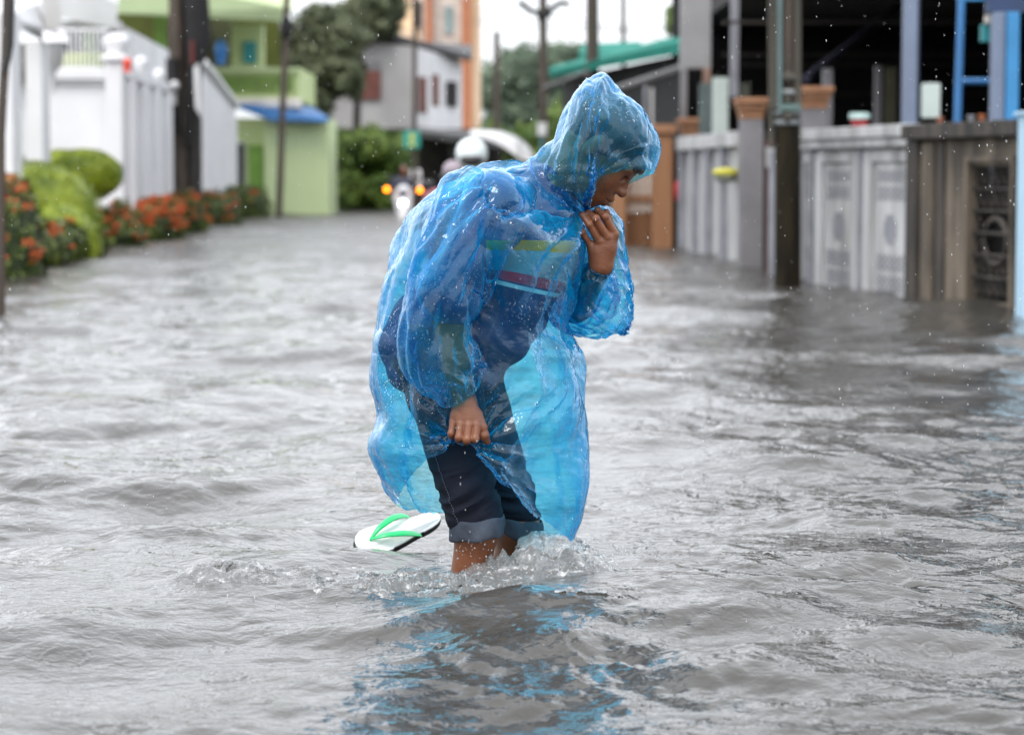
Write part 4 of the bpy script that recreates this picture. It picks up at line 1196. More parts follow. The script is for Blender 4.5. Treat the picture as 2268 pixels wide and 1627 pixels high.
# small turn of the head towards the camera
def rotz(v, a):
    c, s = math.cos(a), math.sin(a)
    return np.array([c * v[0] - s * v[1], s * v[0] + c * v[1], v[2]])
_f, _d, _s = (rotz(v, R(-6)) for v in (_f, _d, _s))
HM = np.stack([_f, _d, _s])
def HP(f, d, s=0.0): return HO + f * _f + d * _d + s * _s
def he(f, d, s, rf, rd, rs): return ('e', HP(f, d, s), (rf, rd, rs), HM)

NECK = W(1200, 420)
limb = dict(
    hipN=W(966, 795, -.065), kneN=W(1056, 1165, -.075), ankN=W(1036, 1560, -.05),
    hipF=W(1015, 800, .085), kneF=W(1146, 1165, .10), ankF=W(1128, 1500, .12),
    shN=W(1092, 455, -.165), elN=W(990, 668, -.215), wrN=W(1026, 888, -.205),
    shF=W(1232, 478, .165), elF=W(1272, 672, .215), wrF=W(1331, 590, -.02))
J = limb
body_parts = [('c', W(955, 765, -.03), W(1035, 760, .04), .105, .10), ('c', W(985, 740), W(1095, 690), .115, .10), ('c', W(1080, 690), W(1140, 560), .115, .125),
              ('c', W(1140, 560), W(1160, 500), .125, .115), ('c', W(1100, 465, -.12), W(1215, 475, .13), .065, .065), ('c', W(1165, 460), HP(-.035, .05), .070, .058),
              ('c', J['hipN'], J['kneN'], .092, .052), ('c', J['hipF'], J['kneF'], .092, .052),
              ('c', J['kneN'], (J['kneN'] * .62 + J['ankN'] * .38) + [-.012, .02, 0], .049, .050), ('c', (J['kneN'] * .62 + J['ankN'] * .38) + [-.012, .02, 0], J['ankN'], .050, .034),
              ('c', J['kneF'], (J['kneF'] * .62 + J['ankF'] * .38) + [-.012, .02, 0], .048, .050), ('c', (J['kneF'] * .62 + J['ankF'] * .38) + [-.012, .02, 0], J['ankF'], .050, .034),
              ('c', J['ankN'] + [-.03, 0, -.04], J['ankN'] + [.16, 0, -.06], .035, .028), ('c', J['ankF'] + [-.03, 0, -.04], J['ankF'] + [.16, 0, -.06], .035, .028),
              ('c', J['shN'], J['elN'], .056, .043), ('c', J['elN'], J['wrN'], .044, .029),
              ('c', J['shF'], J['elF'], .056, .043), ('c', J['elF'], J['wrF'], .044, .028)]
Vb, Fb = surface_nets(blend(body_parts, .03), (-.42, 5.5, -.46), (.38, 6.25, 1.0), .0065)

# head
_hp = [he(-.012, -.012, 0, .100, .086, .076), he(.028, .050, 0, .070, .082, .058), he(.055, .020, 0, .045, .050, .055), he(.052, .098, 0, .046, .036, .040),
       he(.085, .120, 0, .016, .014, .020), he(.074, .080, 0, .037, .034, .030), he(.060, .060, 0, .044, .040, .040), he(.068, .045, .034, .024, .026, .020), he(.068, .045, -.034, .024, .026, .020), he(.088, -.012, .022, .012, .009, .026), he(.088, -.012, -.022, .012, .009, .026)]
_nose = [('c', HP(.094, .004), HP(.116, .036), .0085, .0105), he(.119, .040, 0, .0105, .010, .0115), he(.104, .044, .0125, .0095, .0085, .0075), he(.104, .044, -.0125, .0095, .0085, .0075)]
_lips = [('c', HP(.114, .069, 0), HP(.097, .071, .021), .0078, .0035), ('c', HP(.114, .069, 0), HP(.097, .071, -.021), .0078, .0035),
         ('c', HP(.110, .087, 0), HP(.095, .084, .019), .0088, .0035), ('c', HP(.110, .087, 0), HP(.095, .084, -.019), .0088, .0035)]
_ears = [he(-.012, .020, .078, .018, .032, .010), he(-.012, .020, -.078, .018, .032, .010)]
def head_f(P):
    d = blend(_hp, .022)(P)
    d = smin(d, cone_d(P, HP(-.025, .05), HP(-.015, .145), .054, .058), .02)
    for s in (1, -1):       # eye hollows
        d = -smin(-d, ell_d(P, HP(.098, .012, s * .031), (.016, .012, .018), HM), .010) if False else np.maximum(d, -ell_d(P, HP(.101, .013, s * .032), (.014, .011, .019), HM))
    d = smin(d, blend(_nose, .008)(P), .009)
    d = smin(d, blend(_lips, .004)(P), .006)
    d = smin(d, blend(_ears, .004)(P), .006)
    for s in (1, -1):
        d = smin(d, ell_d(P, HP(.078, .014, s * .031), (.0135, .0125, .0145), HM), .003)          # closed-down lids over the eyeballs
        d = np.maximum(d, -cone_d(P, HP(.101, .0475, s * .0075), HP(.098, .051, s * .008), .0033, .0033))  # nostrils
    for s in (1, -1):
        d = np.maximum(d, -cone_d(P, HP(.1215, .0785, 0), HP(.1035, .0775, s * .023), .0016, .0011))
    return d
Vh, Fh = surface_nets(head_f, HO - .19, HO + .19, .0019)

# hands: five separate fingers, each three phalanges
def hand_f(wr, palm, fingers, thumb, k=.0032):
    parts_palm = [('c', wr, p, .024, r) for p, r in palm]
    def f(P):
        d = blend(parts_palm, .012)(P)
        for ch, rs in fingers + [thumb]:
            dd = None
            for i in range(len(ch) - 1):
                q = cone_d(P, ch[i], ch[i + 1], rs[i], rs[i + 1])
                dd = q if dd is None else smin(dd, q, .003)
            for i in range(1, len(ch) - 1):     # knuckles
                dd = smin(dd, np.linalg.norm(P - ch[i], axis=-1) - rs[i] * 1.09, .003)
            d = smin(d, dd, k if ch is not thumb[0] else .010)
        return d
    return f
def fing(pts, rs): return ([W(*p) for p in pts], rs)
# far hand, raised to the chin, back of the hand to the camera
wrF2 = W(1331, 588, -.022)
palmF = [(W(1360, 520, -.035), .0125), (W(1343, 527, -.043), .0125), (W(1326, 536, -.043), .012), (W(1309, 545, -.036), .011), (W(1345, 550, -.03), .021), (W(1322, 556, -.032), .019)]
fF = [fing([(1360, 517, -.036), (1340, 480, -.050), (1324, 467, -.030), (1316, 473, -.014)], [.0108, .0092, .0082, .0072]),
      fing([(1343, 524, -.046), (1319, 484, -.062), (1303, 473, -.042), (1296, 478, -.024)], [.0110, .0094, .0084, .0074]),
      fing([(1326, 534, -.046), (1305, 497, -.060), (1290, 477, -.048), (1284, 474, -.034)], [.0105, .0088, .0080, .0072]),
      fing([(1308, 543, -.038), (1289, 515, -.048), (1279, 497, -.042), (1276, 489, -.036)], [.0092, .0080, .0072, .0064])]
thF = fing([(1352, 556, -.02), (1352, 515, .010), (1347, 487, .008), (1343, 470, .000)], [.0135, .0115, .0105, .0085])
Vf, Ff = surface_nets(hand_f(wrF2, palmF, fF, thF), W(1250, 625, -.12), W(1385, 445, .07), .0016)
# near hand, gripping the bunched film over the thigh
wrN2 = W(1029, 893, -.205)
palmN = [(W(1003, 934, -.222), .0095), (W(1019, 936, -.232), .0100), (W(1037, 938, -.236), .0105), (W(1054, 936, -.232), .0105), (W(1015, 918, -.212), .018), (W(1040, 918, -.215), .021)]
fN = [fing([(1056, 941, -.236), (1052, 971, -.246), (1050, 974, -.218), (1050, 966, -.198)], [.0098, .0092, .0086, .0074]),
      fing([(1037, 943, -.240), (1034, 973, -.250), (1033, 977, -.220), (1033, 967, -.199)], [.0099, .0093, .0086, .0074]),
      fing([(1020, 940, -.235), (1016, 968, -.246), (1016, 972, -.217), (1017, 963, -.197)], [.0094, .0088, .0082, .0072]),
      fing([(1003, 936, -.225), (999, 960, -.234), (1000, 965, -.210), (1003, 958, -.194)], [.0086, .0080, .0076, .0066])]
thN = fing([(1056, 918, -.212), (1067, 946, -.222), (1072, 964, -.224), (1078, 977, -.218)], [.0140, .0120, .0112, .0090])
Vn, Fn = surface_nets(hand_f(wrN2, palmN, fN, thN), W(970, 1000, -.30), W(1110, 870, -.12), .0016)
def join(*vf):
    V, F, n = [], [], 0
    for v, f in vf:
        V.append(v); F.append(f + n); n += len(v)
    return np.concatenate(V), np.concatenate(F)
VV, FF = join((Vb, Fb), (Vh, Fh), (Vf, Ff), (Vn, Fn))
man = np_mesh("person", VV, FF, M_SKIN)
tag(man, "man in a translucent blue hooded raincoat and rolled up jeans, bending forward as he wades", "person")
M_NAIL = mat("finger_nail", (.42, .25, .20), .3)
# hair
def hair_f(P):
    d = ell_d(P, HP(-.014, -.018, 0), (.104, .092, .079), HM)
    q = P - HO
    ff = q @ _f; dd = q @ _d
    fr = smin(d, ell_d(P, HP(.090, -.030, 0), (.022, .020, .050), HM), .012)
    fr = fr + .0014 * np.sin(230 * (q @ _s)) * np.sin(90 * ff)
    reg = np.minimum(dd + .020, np.maximum(ff - .034, dd - .070))     # hairline
    return np.maximum(fr, reg)
Vq, Fq = surface_nets(hair_f, HO - .14, HO + .14, .0026)
MBx = MB()
for s in (1, -1):
    pts = [HP(.094 - .0012 * abs(k - 3), .019 + .0006 * k, s * (.020 + .0045 * k)) for k in range(6)]
    MBx.tube(pts, .0011, 6)
    pts = [HP(.101 - .0016 * abs(k - 2), -.012 - .0008 * k, s * (.013 + .006 * k)) for k in range(6)]
    MBx.tube(pts, [.0012, .0024, .0028, .0026, .0020, .001], 6)
hair = np_mesh("hair", Vq, Fq, mat("black_hair", (.012, .010, .010), .45, var=.5, scale=60, stretch=(1, 1, 6)), man)

MBx.build('lashes_and_brows', hair.data.materials[0], man)
# shirt with chest stripes
def shirt_mat():
    m, n, N, L, b = nodes_of("striped_shirt")
    geo = N.new("ShaderNodeNewGeometry")
    # stripes fan out a little down the chest: v = height + slope(height) * across
    s0 = N.new("ShaderNodeSeparateXYZ"); L.new(geo.outputs['Position'], s0.inputs[0])
    o0 = W(1180, 542, -.1); o1 = W(1180, 622, -.1)
    def mth(op, a, b=None):
        n_ = N.new("ShaderNodeMath"); n_.operation = op
        for i, q in enumerate((a, b)):
            if q is None: continue
            if isinstance(q, (int, float)): n_.inputs[i].default_value = float(q)
            else: L.new(q, n_.inputs[i])
        return n_.outputs[0]
    zz = mth('SUBTRACT', float(o0[2]), s0.outputs[2])              # metres below the yellow stripe
    xx = mth('SUBTRACT', s0.outputs[0], float(o0[0]))
    sl_ = N.new("ShaderNodeMapRange"); sl_.inputs[1].default_value = 0.0; sl_.inputs[2].default_value = .08
    sl_.inputs[3].default_value = .03; sl_.inputs[4].default_value = .25
    L.new(zz, sl_.inputs[0])
    vv_ = mth('SUBTRACT', zz, mth('MULTIPLY', xx, sl_.outputs[0]))
    mpp = (o0[2] - o1[2]) / 80.0
    def v(px, py): return (py - 542) * mpp
    v0, v1 = v(0, 442), v(0, 742)
    mr = N.new("ShaderNodeMapRange")
    mr.inputs[1].default_value = v0; mr.inputs[2].default_value = v1
    L.new(vv_, mr.inputs[0])
    rp = N.new("ShaderNodeValToRGB"); rp.color_ramp.interpolation = 'CONSTANT'
    navy = (.003, .014, .085, 1)
    stops = [(v0, navy), (v(0, 530), (1.0, .21, .0, 1)), (v(0, 554), (.34, .25, .26, 1)), (v(0, 609), (1.0, .004, .03, 1)), (v(0, 632), navy), (v(0, 637), (.90, .62, .60, 1)), (v(0, 647), navy)]
    el_ = rp.color_ramp.elements
    while len(el_) < len(stops):
        el_.new(1)
    for e, (q, c) in zip(el_, stops):
        pass
    for i, (q, c) in enumerate(stops):
        el_[i].position = max(0, min(1, (q - v0) / (v1 - v0)))
        el_[i].color = c
    L.new(mr.outputs[0], rp.inputs[0])
    sx = N.new("ShaderNodeSeparateXYZ"); L.new(geo.outputs['Position'], sx.inputs[0])
    gt = N.new("ShaderNodeMath"); gt.operation = 'GREATER_THAN'; gt.inputs[1].default_value = float(W(1078, 560, -.1)[0])
    L.new(sx.outputs[0], gt.inputs[0])
    mc = N.new("ShaderNodeMix"); mc.data_type = 'RGBA'; mc.inputs[6].default_value = navy
    L.new(gt.outputs[0], mc.inputs[0]); L.new(rp.outputs[0], mc.inputs[7])
    L.new(mc.outputs[2], b.inputs['Base Color'])
    b.inputs['Roughness'].default_value = .8
    return m
sh_parts = [('c', W(950, 770, -.03), W(1035, 765, .04), .122, .118), ('c', W(985, 740), W(1095, 690), .132, .118), ('c', W(1080, 690), W(1143, 560), .132, .140),
            ('c', W(1143, 560), W(1162, 500), .140, .128), ('c', W(1100, 465, -.12), W(1215, 475, .13), .080, .080), ('c', W(1165, 470), W(1200, 420), .085, .070),
            ('c', J['shN'], J['shN'] * .08 + J['elN'] * .92, .072, .070), ('c', J['shF'], J['shF'] * .15 + J['elF'] * .85, .075, .068)]
def shirt_f(P):
    d = blend(sh_parts, .03)(P)
    x, y, z = P[..., 0], P[..., 1], P[..., 2]
    u = x * .7 + z * .7
    d = d + .004 * np.sin(38 * u + 9 * y + 3 * np.sin(11 * z)) + .0025 * np.sin(61 * z - 33 * x + 4 * np.sin(17 * y))
    return d
sdf_obj("shirt", shirt_f, (-.45, 5.45, .25), (.38, 6.32, 1.05), .007, shirt_mat(), man)

# jeans and rolled cuffs
def denim(name, c, c2, bs):
    m = mat(name, c, .85, c2=c2, scale=9, lo=.3, hi=.75, bump=.0012, bscale=160, spec=.25)
    return m
M_DENIM = denim("dark_wet_denim", (.0045, .006, .013), (.011, .014, .026), 1)
M_CUFF = denim("turned_denim", (.022, .030, .046), (.10, .115, .145), 1)
def leg_wr(P, a, b, seed):
    ba = b - a; L_ = np.linalg.norm(ba); t = (P - a) @ ba / (L_ * L_)
    q = P - a - t[..., None] * ba
    an = np.arctan2(q[..., 1], q[..., 0])
    k = np.clip((t - .42) / .4, 0, 1)
    sh = shp = t * 15 + .9 * np.sin(an + seed) + .6 * vnoise(an * .9 + seed * 3, t * 5, 17)
    r1 = 1 - 2 * np.abs(vnoise(an * .65 + seed * 5 + 40, sh, 3))
    r2 = 1 - 2 * np.abs(vnoise(an * 1.1 + seed * 7 + 40, sh * 1.9 + 3, 5))
    r3 = vnoise(an * 1.3 + seed * 2 + 40, t * 9, 7)
    return -(.0058 * k * r1 + .0032 * k * r2 + .0038 * (1 - k) * r3)
def jeans_f(P):
    d = None
    for a, b, s in ((J['hipN'], J['kneN'], 1.), (J['hipF'], J['kneF'], 4.)):
        q = cone_d(P, a, b, .100, .0605) + leg_wr(P, a, b, s)
        d = q if d is None else np.minimum(d, q) if False else smin(d, q, .008)
    d = smin(d, blend([('c', W(955, 765, -.03), W(1035, 765, .04), .117, .112)], .02)(P), .03)
    cut = -(P[..., 2] - W(1100, 1160)[2])
    return np.maximum(d, cut)
sdf_obj("jeans", jeans_f, (-.42, 5.55, .08), (.25, 6.25, .85), .0048, M_DENIM, man)
# stitched side seam of the near trouser leg, laid on the cloth
_a, _b = J['hipN'], J['kneN']
mb = MB()
for i in range(30):
    t0 = .50 + .48 * i / 30; pr = []
    for t1 in (t0, t0 + .009):
        c0 = _a * (1 - t1) + _b * t1
        dr = np.array([-.62 - .3 * (1 - t1), -.78, 0]); dr /= np.linalg.norm(dr)
        s_ = np.linspace(.04, .13, 60); Q = c0 + s_[:, None] * dr
        d_ = jeans_f(Q); j = np.argmax(d_ > 0)
        pr.append(Q[j])
    mb.tube(pr, .0009, 5)
mb.build("seam", mat("seam_thread", (.09, .10, .13), .8), bpy.data.objects["jeans"])
for (k_, a, r0, tilt) in (('N', (1056, 1168, -.075), .0625, .10), ('F', (1147, 1166, .10), .0575, -.18)):
    c = W(*a)
    mb = MB()
    prof = [(-.024, -.006), (-.027, -.001), (-.020, .0045), (.000, .0055), (.020, .005), (.026, .001), (.022, -.005)]
    n = 72
    V = []
    for (z, dr) in prof:
        for i in range(n):
            a_ = 2 * math.pi * i / n
            rr_ = r0 + dr + .0022 * math.sin(3 * a_ + z * 60) + .0018 * math.sin(5 * a_ - z * 90 + 1) + .0010 * math.sin(13 * a_ + z * 160) + .0012 * math.sin(7 * a_ - z * 200)
            V.append((c[0] + rr_ * math.cos(a_), c[1] + rr_ * .98 * math.sin(a_), c[2] + z + tilt * rr_ * math.cos(a_) + .002 * math.sin(5 * a_)))
    F = [(i * n + j, i * n + (j + 1) % n, (i + 1) * n + (j + 1) % n, (i + 1) * n + j) for i in range(len(prof) - 1) for j in range(n)]
    o = np_mesh("rolled_cuff", V, F, M_CUFF, man)
    sm = o.modifiers.new("s", 'SOLIDIFY'); sm.thickness = .005; sm.offset = -1
    ss = o.modifiers.new("u", 'SUBSURF'); ss.levels = 1; ss.render_levels = 2

# ---------------------------------------------------------------- raincoat: thin film crumpled by a small cloth relaxation
def film_mat(name="blue_plastic_film", k=1.0):
    m = bpy.data.materials.new(name); m.use_nodes = True
    N = m.node_tree.nodes; L = m.node_tree.links; N.clear()
    out = N.new("ShaderNodeOutputMaterial")
    geo = N.new("ShaderNodeNewGeometry")
    # crinkle bump
    prev = None
    wn = N.new("ShaderNodeTexNoise"); wn.inputs['Scale'].default_value = 9; wn.inputs['Detail'].default_value = 2
    L.new(geo.outputs['Position'], wn.inputs['Vector'])
    wv_ = N.new("ShaderNodeVectorMath"); wv_.operation = 'SCALE'; wv_.inputs['Scale'].default_value = .10
    L.new(wn.outputs['Color'], wv_.inputs[0])
    wa = N.new("ShaderNodeVectorMath"); wa.operation = 'ADD'
    L.new(geo.outputs['Position'], wa.inputs[0]); L.new(wv_.outputs[0], wa.inputs[1])
    for sc, dist, st, rot in ((15, .0024, (1.3, 1, .32), (.3, .35, .2)), (40, .0006, (1.1, 1, .45), (-.4, -.5, .7))):
        mp = N.new("ShaderNodeMapping"); mp.inputs['Scale'].default_value = st
        mp.inputs['Rotation'].default_value = rot
        L.new(wa.outputs[0], mp.inputs['Vector'])
        nz = N.new("ShaderNodeTexVoronoi"); nz.inputs['Scale'].default_value = sc
        nz.distance = 'MANHATTAN'
        L.new(mp.outputs[0], nz.inputs['Vector'])
        bp = N.new("ShaderNodeBump"); bp.inputs['Distance'].default_value = dist
        L.new(nz.outputs['Distance'], bp.inputs['Height'])
        if prev is not None: L.new(prev.outputs[0], bp.inputs['Normal'])
        prev = bp
    # beads of water
    vo = N.new("ShaderNodeTexVoronoi"); vo.inputs['Scale'].default_value = 150
    L.new(geo.outputs['Position'], vo.inputs['Vector'])
    pz = N.new("ShaderNodeTexNoise"); pz.inputs['Scale'].default_value = 7
    L.new(geo.outputs['Position'], pz.inputs['Vector'])
    pr = N.new("ShaderNodeMapRange"); pr.inputs[1].default_value = .42; pr.inputs[2].default_value = .68; pr.inputs[3].default_value = .05; pr.inputs[4].default_value = .42
    L.new(pz.outputs['Fac'], pr.inputs[0])
    sb = N.new("ShaderNodeMath"); sb.operation = 'SUBTRACT'
    L.new(pr.outputs[0], sb.inputs[0]); L.new(vo.outputs['Distance'], sb.inputs[1])
    mx = N.new("ShaderNodeMath"); mx.operation = 'MAXIMUM'; mx.inputs[1].default_value = 0
    L.new(sb.outputs[0], mx.inputs[0])
    bb = N.new("ShaderNodeBump"); bb.inputs['Distance'].default_value = .012
    L.new(mx.outputs[0], bb.inputs['Height']); L.new(prev.outputs[0], bb.inputs['Normal'])
    nrm = bb.outputs[0]
    lw = N.new("ShaderNodeLayerWeight"); lw.inputs['Blend'].default_value = .5
    # tint deepens where the film is seen edge-on
    tr = N.new("ShaderNodeBsdfTransparent")
    tm = N.new("ShaderNodeMix"); tm.data_type = 'RGBA'
    tm.inputs[6].default_value = (.40, .86, .975, 1)
    tm.inputs[7].default_value = (.01, .56, .90, 1)
    L.new(lw.outputs['Facing'], tm.inputs[0])
    L.new(tm.outputs[2], tr.inputs[0])
    df = N.new("ShaderNodeBsdfDiffuse"); df.inputs[0].default_value = (.0, .46, .92, 1)
    tl = N.new("ShaderNodeBsdfTranslucent"); tl.inputs[0].default_value = (.0, .54, .98, 1)
    L.new(nrm, df.inputs['Normal'])
    L.new(nrm, tl.inputs['Normal'])
    dt = N.new("ShaderNodeMixShader"); dt.inputs[0].default_value = .5
    L.new(df.outputs[0], dt.inputs[1]); L.new(tl.outputs[0], dt.inputs[2])
    p2 = N.new("ShaderNodeMath"); p2.operation = 'POWER'; p2.inputs[1].default_value = 1.8
    L.new(lw.outputs['Facing'], p2.inputs[0])
    fr_ = N.new("ShaderNodeMapRange"); fr_.inputs[3].default_value = .06 * k; fr_.inputs[4].default_value = .88
    L.new(p2.outputs[0], fr_.inputs[0])
    m1 = N.new("ShaderNodeMixShader")
    L.new(fr_.outputs[0], m1.inputs[0]); L.new(tr.outputs[0], m1.inputs[1]); L.new(dt.outputs[0], m1.inputs[2])
    gl = N.new("ShaderNodeBsdfGlossy"); gl.inputs['Roughness'].default_value = .07; gl.inputs[0].default_value = (.93, .97, 1, 1)
    L.new(nrm, gl.inputs['Normal'])
    lf = N.new("ShaderNodeLayerWeight"); lf.inputs['Blend'].default_value = .5
    L.new(nrm, lf.inputs['Normal'])
    pf = N.new("ShaderNodeMath"); pf.operation = 'POWER'; pf.inputs[1].default_value = 3.1
    L.new(lf.outputs['Facing'], pf.inputs[0])
    fn = N.new("ShaderNodeMapRange"); fn.inputs[3].default_value = .030; fn.inputs[4].default_value = .85
    L.new(pf.outputs[0], fn.inputs[0])
    m2 = N.new("ShaderNodeMixShader")
    L.new(fn.outputs[0], m2.inputs[0]); L.new(m1.outputs[0], m2.inputs[1]); L.new(gl.outputs[0], m2.inputs[2])
    L.new(m2.outputs[0], out.inputs[0])
    return m
M_FILM = film_mat()

def cr_weights(t, n, periodic):
    """Catmull-Rom weight matrix for parameters t over n knots"""
    t = np.asarray(t)
    i = np.floor(t).astype(int)
    if not periodic: i = np.clip(i, 0, n - 2)
    u = t - i
    w = np.stack([-.5 * u + u * u - .5 * u ** 3, 1 - 2.5 * u * u + 1.5 * u ** 3, .5 * u + 2 * u * u - 1.5 * u ** 3, -.5 * u * u + .5 * u ** 3], -1)
    M = np.zeros((len(t), n))
    for k in range(4):
        j = i + k - 1
        j = j % n if periodic else np.clip(j, 0, n - 1)
        np.add.at(M, (np.arange(len(t)), j), w[:, k])
    return M
def ring(L_, R_, d, sagN=(0, 0), sagF=(0, 0), dyc=0.0, M=None, MF=None, pw=1.0):
    """8 control points round a tube: back, three near, front, three far"""
    L_ = np.array(L_, float); R_ = np.array(R_, float)
    mN = np.array(M, float) if M is not None else (L_ + R_) / 2 + np.array(sagN, float)
    mF = np.array(MF, float) if MF is not None else (L_ + R_) / 2 + np.array(sagF, float)
    P = []
    for k in range(8):
        th = k * math.pi / 4
        c, s = math.cos(th), math.sin(th)
        m_ = mN if s >= 0 else mF
        p = m_ + (L_ - R_) / 2 * c + (L_ + R_ - 2 * m_) / 2 * c * c
        P.append(W(p[0], p[1], dyc - d * math.copysign(abs(s) ** pw, s)))
    return P
def hit_f(P):
    return np.minimum(np.minimum(shirt_f(P), jeans_f(P)), np.minimum(hair_f(P), head_f(P)) - .004)
def push_out(X, m=.008):
    P = X.reshape(-1, 3)
    d = hit_f(P)
    k = np.where(d < m)[0]
    if len(k):
        Q = P[k]; e = .002
        g = np.stack([hit_f(Q + np.eye(3)[a] * e) - hit_f(Q - np.eye(3)[a] * e) for a in range(3)], -1)
        g /= np.linalg.norm(g, axis=-1)[:, None] + 1e-9
        P = P.copy(); P[k] = Q + g * np.clip(m - d[k], 0, .14)[:, None]
    return P.reshape(X.shape)
def crumple(ctrl, nv, nu, levels, grow, seed, it=(90, 70, 45, 26), kt=(.5, .6, .6, .6), noise=.0012, free=None, blurw=(3, 6, 11, 20), hit=True, facets=((34, .10, .35),), folds=(), extra=None):
    """ctrl: rows x 8 x 3.  The film is cut larger than its resting shape and relaxed: it buckles into creases."""
    C_ = np.array(ctrl, float)
    r = np.random.default_rng(seed)
    X = None
    for lv in range(levels):
        a, b = nv * 2 ** lv, nu * 2 ** lv
        Wv = cr_weights(np.linspace(0, C_.shape[0] - 1, a + 1), C_.shape[0], False)
        Wu = cr_weights(np.arange(b) * C_.shape[1] / b, C_.shape[1], True)
        T = np.einsum('ia,jb,abk->ijk', Wv, Wu, C_)
        if X is None:
            D = np.zeros_like(T)
        else:       # upsample the displacement
            D0 = np.concatenate([D, D[:, :1]], 1)
            D1 = np.zeros((a + 1, b + 1, 3))
            D1[::2, ::2] = D0; D1[1::2, ::2] = (D0[:-1] + D0[1:]) / 2
            D1[:, 1::2] = (D1[:, :-1:2] + D1[:, 2::2]) / 2
            D = D1[:, :-1]
        du = np.roll(T, -1, 1) - np.roll(T, 1, 1); dv = np.gradient(T, axis=0)
        nn = np.cross(du, dv); nn /= np.linalg.norm(nn, axis=-1)[..., None] + 1e-9
        X = T + D + nn * r.normal(size=T.shape[:2])[..., None] * noise / (2.0 ** lv)
        gu, gv = grow
        G = np.ones(T.shape[:2]) if free is None else free(T)
        cons = []
        for (di, dj, g, kk) in ((0, 1, gu, 1), (1, 0, gv, 1), (1, 1, (gu + gv) / 2, .5), (1, -1, (gu + gv) / 2, .5), (0, 2, gu, .12), (2, 0, gv, .30)):
            Tb = np.roll(T, -dj, 1)
            A_ = T[:T.shape[0] - di]; B_ = Tb[di:]
            cons.append((di, dj, np.linalg.norm(B_ - A_, axis=-1) * (1 + g * G[:T.shape[0] - di]), kk))
        for k in range(it[lv]):
            acc = np.zeros_like(X)
            for di, dj, rest, kk in cons:
                Xb = np.roll(X, -dj, 1)[di:]
                Xa = X[:X.shape[0] - di]
                d = Xb - Xa
                ln = np.linalg.norm(d, axis=-1) + 1e-9
                c = (kk * .5 * (ln - rest) / ln)[..., None] * d
                acc[:X.shape[0] - di] += c
                e = np.zeros_like(X); e[di:] = -c
                acc += np.roll(e, dj, 1)
            X = X + acc * .42
            if k % 2 == 0:
                Dl = X - T
                for _ in range(2):
                    bw = blurw[lv]
                    Dp = np.concatenate([Dl[:, -bw:], Dl, Dl[:, :bw]], 1)
                    cs = np.concatenate([np.zeros((Dp.shape[0], 1, 3)), np.cumsum(Dp, 1)], 1)
                    Dl = (cs[:, 2 * bw + 1:] - cs[:, :-2 * bw - 1]) / (2 * bw + 1)
                    Dp = np.concatenate([np.repeat(Dl[:1], bw, 0), Dl, np.repeat(Dl[-1:], bw, 0)], 0)
                    cs = np.concatenate([np.zeros((1, Dp.shape[1], 3)), np.cumsum(Dp, 0)], 0)
                    Dl = (cs[2 * bw + 1:] - cs[:-2 * bw - 1]) / (2 * bw + 1)
                X = X - kt[lv] * Dl - .003 * (X - T)
            if hit and lv == levels - 1 and k % 6 == 5:
                X = push_out(X)
        D = X - T
    # long sharp folds: flat runs of film between creases
    n0, n1 = X.shape[:2]
    vv = np.linspace(0, 1, n0)[:, None] + np.zeros((1, n1)); uu = np.arange(n1)[None] / n1 + np.zeros((n0, 1))
    th = uu * 2 * math.pi
    H = np.zeros((n0, n1))
    for nf, am, sh_, sd_ in folds:
        wp = vnoise(1.7 * np.cos(th) + 2.3 * vv + sd_ * 7, 1.7 * np.sin(th) - 1.9 * vv + sd_ * 3, sd_)
        wp2 = vnoise(3.9 * np.cos(th) + 6 * vv + sd_ * 5, 3.9 * np.sin(th) - 5 * vv + sd_ * 11, sd_ + 50)
        ph = nf * (uu + sh_ * vv + .075 * wp + .018 * wp2)
        tri = 2 * np.abs(2 * (ph - np.floor(ph + .5))) - 1
        mk = np.clip(.55 + .9 * vnoise(2.6 * np.cos(th) + 3.1 * vv + sd_, 2.6 * np.sin(th) + 2.7 * vv - sd_, sd_ + 90), 0, 1.2)
        H += am * mk * tri
    if extra is not None: H += extra(X)
    H *= np.clip(vv * 12, 0, 1) * np.clip((1 - vv) * 9 + .3, 0, 1)
    du = np.roll(X, -1, 1) - np.roll(X, 1, 1); dv = np.gradient(X, axis=0)
    nn = np.cross(du, dv); nn /= np.linalg.norm(nn, axis=-1)[..., None] + 1e-9
    for _ in range(3): nn = (nn + np.roll(nn, 1, 1) + np.roll(nn, -1, 1)) / 3
    X = X + nn * H[..., None]
    du = np.roll(X, -1, 1) - np.roll(X, 1, 1); dv = np.gradient(X, axis=0)
    nn = np.cross(du, dv); nn /= np.linalg.norm(nn, axis=-1)[..., None] + 1e-9
    P = X.reshape(-1, 3)
    for cnt, slope, st in facets:
        sd = P[r.integers(len(P), size=cnt)]
        Mx = r.normal(size=(3, 3)); Mx, _ = np.linalg.qr(Mx)
        ax_ = np.array([[1.25, 0, 0], [0, 1, 0], [0, 0, st]])
        best = np.full(len(P), 9., dtype=np.float32)
        Pm = (P @ ax_ @ Mx).astype(np.float32); Sm = (sd @ ax_ @ Mx).astype(np.float32)
        for s0 in Sm:
            best = np.minimum(best, np.abs(Pm - s0).sum(1))
        best -= best.mean()
        P = P + nn.reshape(-1, 3) * (best * slope)[:, None]
    X = P.reshape(X.shape)
    if hit:
        X = push_out(X, .006)
    n0, n1 = X.shape[:2]
    I = np.arange(n0 * n1).reshape(n0, n1)
    J_ = np.roll(I, -1, 1)
    FILM_PTS.append((X.reshape(-1, 3), nn.reshape(-1, 3)))
    F = np.stack([I[:-1], J_[:-1], J_[1:], I[1:]], -1).reshape(-1, 4)
    return X.reshape(-1, 3), F

